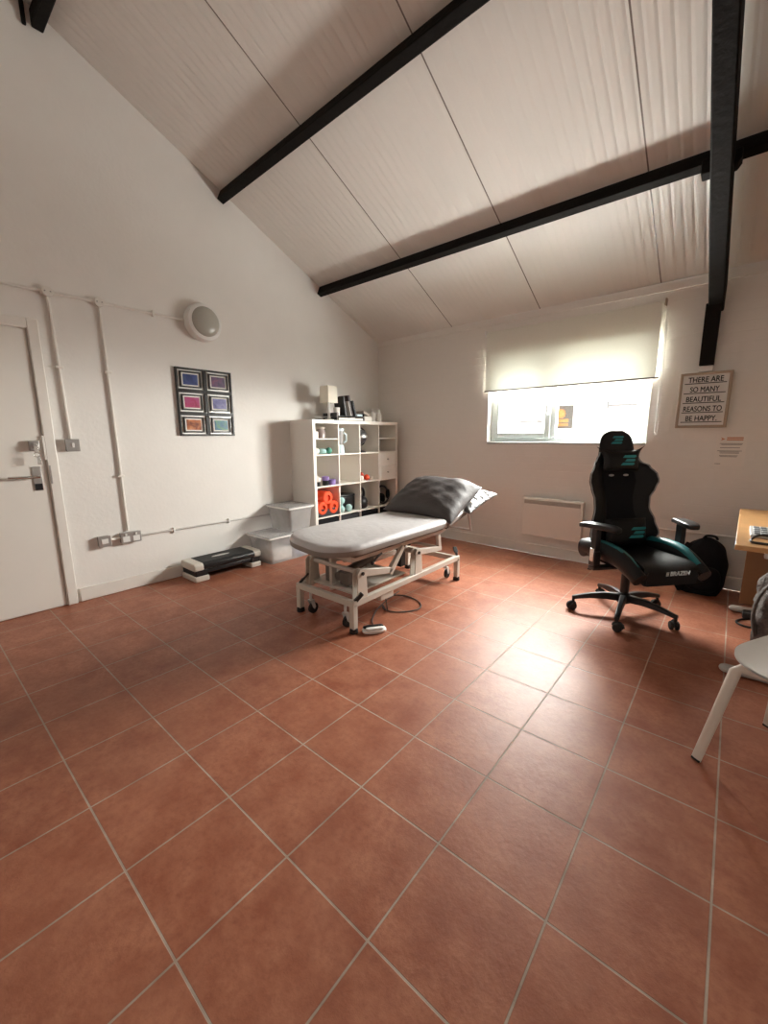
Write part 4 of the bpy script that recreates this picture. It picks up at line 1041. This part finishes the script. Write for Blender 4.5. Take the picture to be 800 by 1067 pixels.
# fabric centre panel, piping along the wings
cpn = MB().surf(11, 24, lambda u, v: back_pt((2*u-1)*.48, .10+v*.46, .004)); 
GB(cpn, 'centre_panel', M['black_fabric'], back)
for sx in (-1, 1):
    GB(MB().tube([back_pt(sx*.985, .10+.60*i/30, .008) for i in range(31)], .0045, 6), 'piping', mat('grey_piping', (.30, .32, .33), .5), back)
def emblem(frame, w_, h_, parent, m_):
    """three slanted speed bars joined at the right like a stylised figure"""
    q = MB(); o, u, v, nrm = frame
    for k in range(3):
        z = -h_/2 + k*h_*.37
        x0 = -w_/2 + (.0 if k == 2 else .22*w_ if k == 1 else .0)
        q.prism([(x0+z*.3, z), (w_*.42+z*.3, z), (w_*.5+(z+h_*.25)*.3, z+h_*.12), (w_*.44+(z+h_*.25)*.3, z+h_*.25), (x0+.12*w_+(z+h_*.25)*.3, z+h_*.25)], o, u, v, nrm*.0035)
    return GB(q, 'printed_emblem', m_, parent)
def back_frame(t, off):
    c = back_pt(0, t, off); u = Vector((1,0,0)); v = Vector((0, math.sin(RC), math.cos(RC))); return c, u, v, Vector((0, -math.cos(RC), math.sin(RC)))
emblem(back_frame(.785, .004), .085, .055, back, M['teal_print'])
# head pillow with pointed corners and strap
def cushion(t, off, sx, sz, sy, ear, name):
    c, u, v, nr = back_frame(t, off)
    def fn(a, b_, s):
        e = max(0, (1-abs(a)**3)*(1-abs(b_)**3))**.5
        k = 1+ear*abs(a)**6*max(0, b_)**2
        z = b_*sz*(1-.10*(1-abs(a)**2)*0) + ear*.10*abs(a)**8*max(0, b_)
        return c + u*(a*sx*k*(1-.08*(1-b_*b_)*abs(a))) + v*z + nr*(s*sy*e + sy*.25*0)
    m = MB().surf(21, 13, lambda a, b_: fn(2*a-1, 2*b_-1, 1)).surf(21, 13, lambda a, b_: fn(1-2*a, 2*b_-1, -1))
    return GB(m, name, M['black_leather'], gc_, sharp=80), (c, u, v, nr)
hp, fr_ = cushion(.635, .030, .142, .070, .045, .34, 'head_pillow')
emblem((fr_[0]+fr_[3]*.044+fr_[1]*.025, fr_[1], fr_[2], fr_[3]), .10, .07, hp, M['teal_print'])
lp, fr_ = cushion(.135, .055, .16, .095, .05, .0, 'lumbar_pillow')
emblem((fr_[0]+fr_[3]*.047+fr_[1]*.05, fr_[1], fr_[2], fr_[3]), .11, .075, lp, M['teal_print'])
for sx in (-.055, .055):
    c = back_pt(sx/.25, .535, .004); GB(MB().ell(c, (.022, .004, .008), n=14), 'harness_slot', mat('pale_harness_trim', (.55, .55, .53), .4), back)
# armrests
for sx in (-1, 1):
    x = sx*.315
    p = MB().bar((x, -.08, .40), (x, -.08, .50), .045, .06, (0,1,0)); p.bar((sx*.12, -.08, .385), (x+sx*.022, -.08, .385), .06, .022)
    po = GB(p, 'armrest_bracket', M['black_plastic'], gc_, bevel=.004)
    GB(MB().bar((x+sx*.001, -.08, .43), (x+sx*.001, -.08, .52), .05, .038, (0,1,0)), 'metal_sleeve', M['chrome'], po, bevel=.003)
    GB(MB().bar((x, -.08, .50), (x, -.08, .655), .036, .05, (0,1,0)), 'armrest_post', M['black_plastic'], gc_, bevel=.004)
    def afn(cx_, s=sx):
        pass
    pad = MB().ell((0, 0, 0), (.046, .135, .017), n=28, e=.55, e2=.35)
    rp = Matrix.Rotation(R(-22*sx), 3, 'Z')
    pad.v = [rp @ Vector((v.x, v.y, v.z - .35*max(0, abs(v.y)-.07)**1.3)) + Vector((x, -.105, .672)) for v in pad.v]
    GB(pad, 'armrest_pad', M['black_plastic'], gc_, sharp=60)
# recline hinges
for sx in (-1, 1):
    GB(MB().cyl((sx*.215, .13, .455), (sx*.262, .13, .455), .055, 22), 'hinge_cover', M['black_plastic'], gc_, bevel=.006)

# ------------------------------------------------------------------ black rucksack against the wall
rk = thing('rucksack', 'black rucksack slumped on the floor against the wall behind the gaming chair', 'bag', (1.12, 3.80, 0))
def rfn(u, v):
    a = 2*PI*u; z = .44*v
    k = (1-.9*max(0, (v-.72)/.28)**2.2)*(.84+.16*math.sin(PI*min(1, v*1.3))) 
    sx = math.copysign(abs(math.cos(a))**.6, math.cos(a)); sy = math.copysign(abs(math.sin(a))**.6, math.sin(a))
    w_ = .004*math.sin(9*a+7*v)+.004*math.sin(14*v+3*a)
    return Vector((1.13+(.155*k+w_)*sx + .02*v, 3.82+(.12*k+w_)*sy*(1-.2*v) + .05*v, z))
MB().surf(36, 20, rfn, True, True).build('body', M['black_fabric'], rk, sharp=80)
MB().ell((1.15, 3.69, .14), (.11, .045, .10), n=22, e=.6, e2=.6).build('front_pocket', M['black_fabric'], rk)
MB().tube(smooth_path([(1.04, 3.74, .40), (.99, 3.66, .30), (.98, 3.66, .12), (1.02, 3.69, .02)]), [.016]*25, 8, flat=(1.4, .5, (0,-1,0))).build('strap', M['black_fabric'], rk)
MB().tube(smooth_path([(1.12, 3.87, .43), (1.14, 3.86, .455), (1.19, 3.86, .455), (1.21, 3.87, .43)]), .009, 8).build('grab_handle', M['black_fabric'], rk)

# ------------------------------------------------------------------ desk, its things, bag, white chair
dk = thing('desk', 'honey oak desk on light grey feet at the right edge', 'desk', (1.68, 3.05, 0))
DZ1 = .715
tp = MB().prism([(1.285, 2.36), (2.08, 2.36), (2.08, 3.72), (1.31, 3.72)], (0, 0, DZ1-.025), (1,0,0), (0,1,0), (0,0,.025))
tp.build('top', M['oak'], dk, bevel=.003)
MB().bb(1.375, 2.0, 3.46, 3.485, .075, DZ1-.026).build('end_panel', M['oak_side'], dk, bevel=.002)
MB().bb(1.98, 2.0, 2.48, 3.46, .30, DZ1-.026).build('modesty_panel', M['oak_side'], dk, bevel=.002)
MB().bar((1.40, 2.42, DZ1-.045), (2.0, 2.42, DZ1-.045), .04, .03).build('rail', M['grey_metal'], dk, bevel=.003)
for y in (2.45, 3.49):
    xo = 1.325 if y < 3 else 1.355
    f = MB().tube([(xo, y, .022), (1.5, y, .024), (1.7, y, .026), (2.05, y, .022)], .03, 14, flat=(1.0, .72, (0,0,1)))
    f.ell((xo, y, .022), (.03, .03, .0215), n=14); fo = f.build('foot', M['grey_metal'], dk)
    MB().bar((1.72, y+.0, .04), (1.72, y, DZ1-.026), .05, .08, (0,1,0)).build('leg', M['grey_metal'], dk, bevel=.006)
kb = thing('keypad_device', 'pale grey keypad device lying on the oak desk', 'device', (1.46, 2.72, DZ1))
MB().prism([(0, 0), (.22, 0), (.22, .028), (0, .016)], (1.345, 2.60, DZ1+.0005), (0,1,0), (0,0,1), (.26, 0, 0)).build('body', M['device'], kb, bevel=.004)
ky = MB()
for i in range(7):
    for j in range(4):
        ky.box((1.372+i*.030, 2.64+j*.046, DZ1+.0205+j*.0026), (.024, .034, .008))
ky.build('keys', M['keys'], kb, bevel=.0015)
tag(MB().tube(smooth_path([(1.60, 2.57, DZ1+.006), (1.45, 2.57, DZ1+.02), (1.375, 2.53, DZ1+.028), (1.345, 2.46, DZ1+.008), (1.40, 2.44, DZ1+.006), (1.55, 2.42, DZ1+.006)]), .006, 8).build('desk_cable', M['black_plastic']), 'black cable looping over the front of the oak desk', 'cable')
tag(MB().tube(smooth_path([(1.66, 3.36, .006), (1.50, 3.40, .006), (1.40, 3.33, .006), (1.37, 3.25, .006), (1.42, 3.20, .006), (1.50, 3.24, .006), (1.60, 3.27, .006)]), .007, 8).build('floor_cable', M['black_plastic']), 'black cable on the floor by the far desk foot', 'cable')
b = MB(); b.bb(1.40, 1.62, 3.36, 3.44, 0, .045)
item('extension_block', b, 'black_plastic', 'black extension block on the floor in front of the far desk foot', 'socket', bevel=.008)

gb = thing('fabric_bag', 'crumpled grey fabric bag on the floor under the desk at the right edge', 'bag', (1.63, 3.03, 0))
rn = random.Random(11); ph = [rn.uniform(0, 6) for _ in range(8)]
def bfn2(u, v):
    a = 2*PI*u; k = math.sin(PI*(.16+.84*v))**.55 if v > .4 else .86+.1*v
    w_ = .018*math.sin(5*a+ph[0]+4*v)+.014*math.sin(9*a+ph[1]-6*v)+.010*math.sin(17*a+ph[2]+9*v)+.008*math.sin(23*v+ph[3]+3*a)
    return Vector((1.64+(.205*k+w_)*math.cos(a)+.02*v, 3.02+(.22*k+w_)*math.sin(a), .57*v+.012*math.sin(4*a+ph[4])*v))
MB().surf(64, 28, bfn2, True, True).build('body', M['grey_fabric'], gb, sharp=80)
MB().tube(smooth_path([(1.50, 2.90, .44), (1.44, 2.86, .34), (1.425, 2.90, .2), (1.45, 2.95, .06)]), [.02]*25, 8, flat=(1.3, .5, (-1,0,0))).build('strap', M['grey_fabric'], gb)

wc = thing('white_chair', 'white moulded shell chair with cream bent metal legs at the right edge', 'chair', (1.62, 1.68, 0), 0)
# chair axes: d along one side (front-left foot to back-left foot), e across to the right
P1, P2 = Vector((1.25, 1.59, 0)), Vector((1.475, 2.02, 0))
d = (P2-P1).normalized(); e = Vector((d.y, -d.x, 0)); W_ = .46
ctr = (P1+P2)/2 + e*W_/2
def sfn(u, v):
    a, b_ = 2*u-1, 2*v-1
    n_ = (abs(a)**4.5+abs(b_)**4.5)**(1/4.5) or 1
    m_ = max(abs(a), abs(b_)); k = m_/n_ if n_ > 1e-6 else 1
    x, y = a*k*.222+.006, b_*k*.20-.010
    z = .442 - .022*(1-m_**2) - .03*max(0, -b_*k-.55)**1.5 + .025*abs(a*k)**3
    return ctr + e*(x) + d*(y) + Vector((0,0,z))
# seat: backrest side lies along +e
sh_ = MB().surf(25, 25, sfn).surf(25, 25, lambda u, v: sfn(1-u, v) - Vector((0,0,.009)))
sh_.build('seat', M['seat_white'], wc, sharp=80)
def bkf(u, v):
    a = 2*u-1; w_ = .21*(1-.35*max(0, v-.6)**2/.16*.6)
    return ctr + e*(.225+.04*v+.015*v*v - .03*(abs(a)**2)*1.0 + .015) + d*(a*w_) + Vector((0,0,.452+.36*v - .012*abs(a)**4))
bk = MB().surf(21, 15, bkf).surf(21, 15, lambda u, v: bkf(1-u, v) + e*.009)
bk.build('backrest', M['seat_white'], wc, sharp=80)
for si in (0, 1):
    for sj in (0, 1):
        foot = P1*(1-sj)+P2*sj + e*W_*si
        inn = (e*(1-2*si)); hz = d*(.5-sj)*2
        top = foot + inn*.045 + hz*.075 + Vector((0,0,.385)); bend = top + inn*.012 + hz*.015 + Vector((0,0,.018)); end = top + inn*.10 + hz*.035 + Vector((0,0,.020))
        l = MB().tube([foot+Vector((0,0,.004)), foot+(top-foot)*.5, top, bend, end], [.0175, .0185, .020, .019, .018], 10, flat=(1.0, .42, tuple(d)))
        lo = l.build('leg', M['leg_cream'], wc, sharp=50)
        MB().bar(foot, foot+(top-foot)*.02, .03, .016, tuple(d)).build('foot_cap', M['rubber'], lo)
MB().bar(ctr - e*.14 + Vector((0,0,.399)), ctr + e*.14 + Vector((0,0,.399)), .26, .012).build('seat_frame', M['leg_cream'], wc, bevel=.003)

# ------------------------------------------------------------------ light and camera
SKY_LOW, SKY_HIGH, GROUND = 1.8, 85.0, .26
wd = bpy.data.worlds.new('daylight'); scene.world = wd; wd.use_nodes = True
nt = wd.node_tree; bg = nt.nodes['Background']
bg.inputs['Color'].default_value = (1.0, .975, .915, 1)
# hazy sky, bright on the far side of the window wall (the sun stands behind thin cloud there), dimmer behind the camera
tcw = nt.nodes.new('ShaderNodeTexCoord'); sxw = nt.nodes.new('ShaderNodeSeparateXYZ'); nt.links.new(tcw.outputs['Generated'], sxw.inputs[0])
mrw = nt.nodes.new('ShaderNodeMapRange'); mrw.interpolation_type = 'SMOOTHSTEP'
mrw.inputs['From Min'].default_value = .0; mrw.inputs['From Max'].default_value = .5
mrw.inputs['To Min'].default_value = SKY_LOW; mrw.inputs['To Max'].default_value = SKY_HIGH
nt.links.new(sxw.outputs[1], mrw.inputs['Value']); grd = nt.nodes.new('ShaderNodeMapRange'); grd.inputs['From Min'].default_value = -.12; grd.inputs['From Max'].default_value = .0
grd.inputs['To Min'].default_value = GROUND; grd.inputs['To Max'].default_value = 1.0; nt.links.new(sxw.outputs[2], grd.inputs['Value'])
mlw = nt.nodes.new('ShaderNodeMath'); mlw.operation = 'MULTIPLY'; gr2 = nt.nodes.new('ShaderNodeMapRange'); gr2.inputs['From Min'].default_value = -.65; gr2.inputs['From Max'].default_value = -.3
gr2.inputs['To Min'].default_value = .7; gr2.inputs['To Max'].default_value = 0.0; nt.links.new(sxw.outputs[2], gr2.inputs['Value'])   # pale paving close under the window
adw = nt.nodes.new('ShaderNodeMath'); adw.operation = 'ADD'; nt.links.new(grd.outputs['Result'], adw.inputs[0]); nt.links.new(gr2.outputs['Result'], adw.inputs[1])
nt.links.new(mrw.outputs['Result'], mlw.inputs[0]); nt.links.new(adw.outputs[0], mlw.inputs[1])
nt.links.new(mlw.outputs[0], bg.inputs['Strength'])

def portal(name, loc, rot, sx, sy):
    l = bpy.data.lights.new(name, 'AREA'); l.shape = 'RECTANGLE'; l.size = sx; l.size_y = sy
    l.cycles.is_portal = True
    o = bpy.data.objects.new(name, l); COL.objects.link(o); o.location = loc; o.rotation_euler = rot; return o
portal('window_portal', ((WX0+WX1)/2, YB+T+.01, (WZ0+WZ1)/2), (R(-90), 0, 0), WX1-WX0, WZ1-WZ0)
portal('added_window_portal', ((FX0+FX1)/2, YF-.21, (FZ0+FZ1)/2), (R(90), 0, 0), FX1-FX0, FZ1-FZ0)  # guides sky light through the added, unseen rear window

cam = bpy.data.cameras.new('camera'); co = bpy.data.objects.new('camera', cam); COL.objects.link(co); scene.camera = co
cam.sensor_fit = 'VERTICAL'; cam.sensor_height = 36; cam.lens = 429.6/1067*36; cam.clip_start = .02
yaw, pitch, roll = R(-40.101), R(-10.390), R(-.2988)
Fv = Vector((math.sin(yaw)*math.cos(pitch), math.cos(yaw)*math.cos(pitch), math.sin(pitch)))
r0 = Vector((math.cos(yaw), -math.sin(yaw), 0)); u0 = r0.cross(Fv)
Rv = r0*math.cos(roll)+u0*math.sin(roll); Uv = -r0*math.sin(roll)+u0*math.cos(roll)
mw = Matrix((Rv, Uv, -Fv)).transposed().to_4x4(); mw.translation = (1.2298, -.2738, 1.2521); co.matrix_world = mw

vs_ = scene.view_settings
vs_.view_transform = 'Standard'; vs_.look = 'None'; vs_.gamma = 1; vs_.use_curve_mapping = False; vs_.exposure = 0.55
cy_s = scene.cycles
cy_s.max_bounces = 10; cy_s.diffuse_bounces = 6; cy_s.glossy_bounces = 4; cy_s.transparent_max_bounces = 16
cy_s.sample_clamp_indirect = 12; cy_s.use_denoising = True
try: cy_s.denoiser = 'OPENIMAGEDENOISE'; cy_s.denoising_input_passes = 'RGB_ALBEDO_NORMAL'
except Exception: pass
# the window wall is not quite square to the side wall
pv = Matrix.Translation((.45, YB, 0)) @ Matrix.Rotation(R(-1.3), 4, 'Z') @ Matrix.Translation((-.45, -YB, 0))
for n_ in ('wall_back', 'trim_1', 'baseboard_back', 'window_1', 'roller_blind', 'panel_heater', 'letter_lightbox', 'wall_notice', 'wall_pipe', 'wall_cable', 'window_portal'):
    o = bpy.data.objects[n_]; o.matrix_basis = pv @ o.matrix_basis
for o in bpy.data.objects:
    if '_o' in o.keys(): del o['_o']
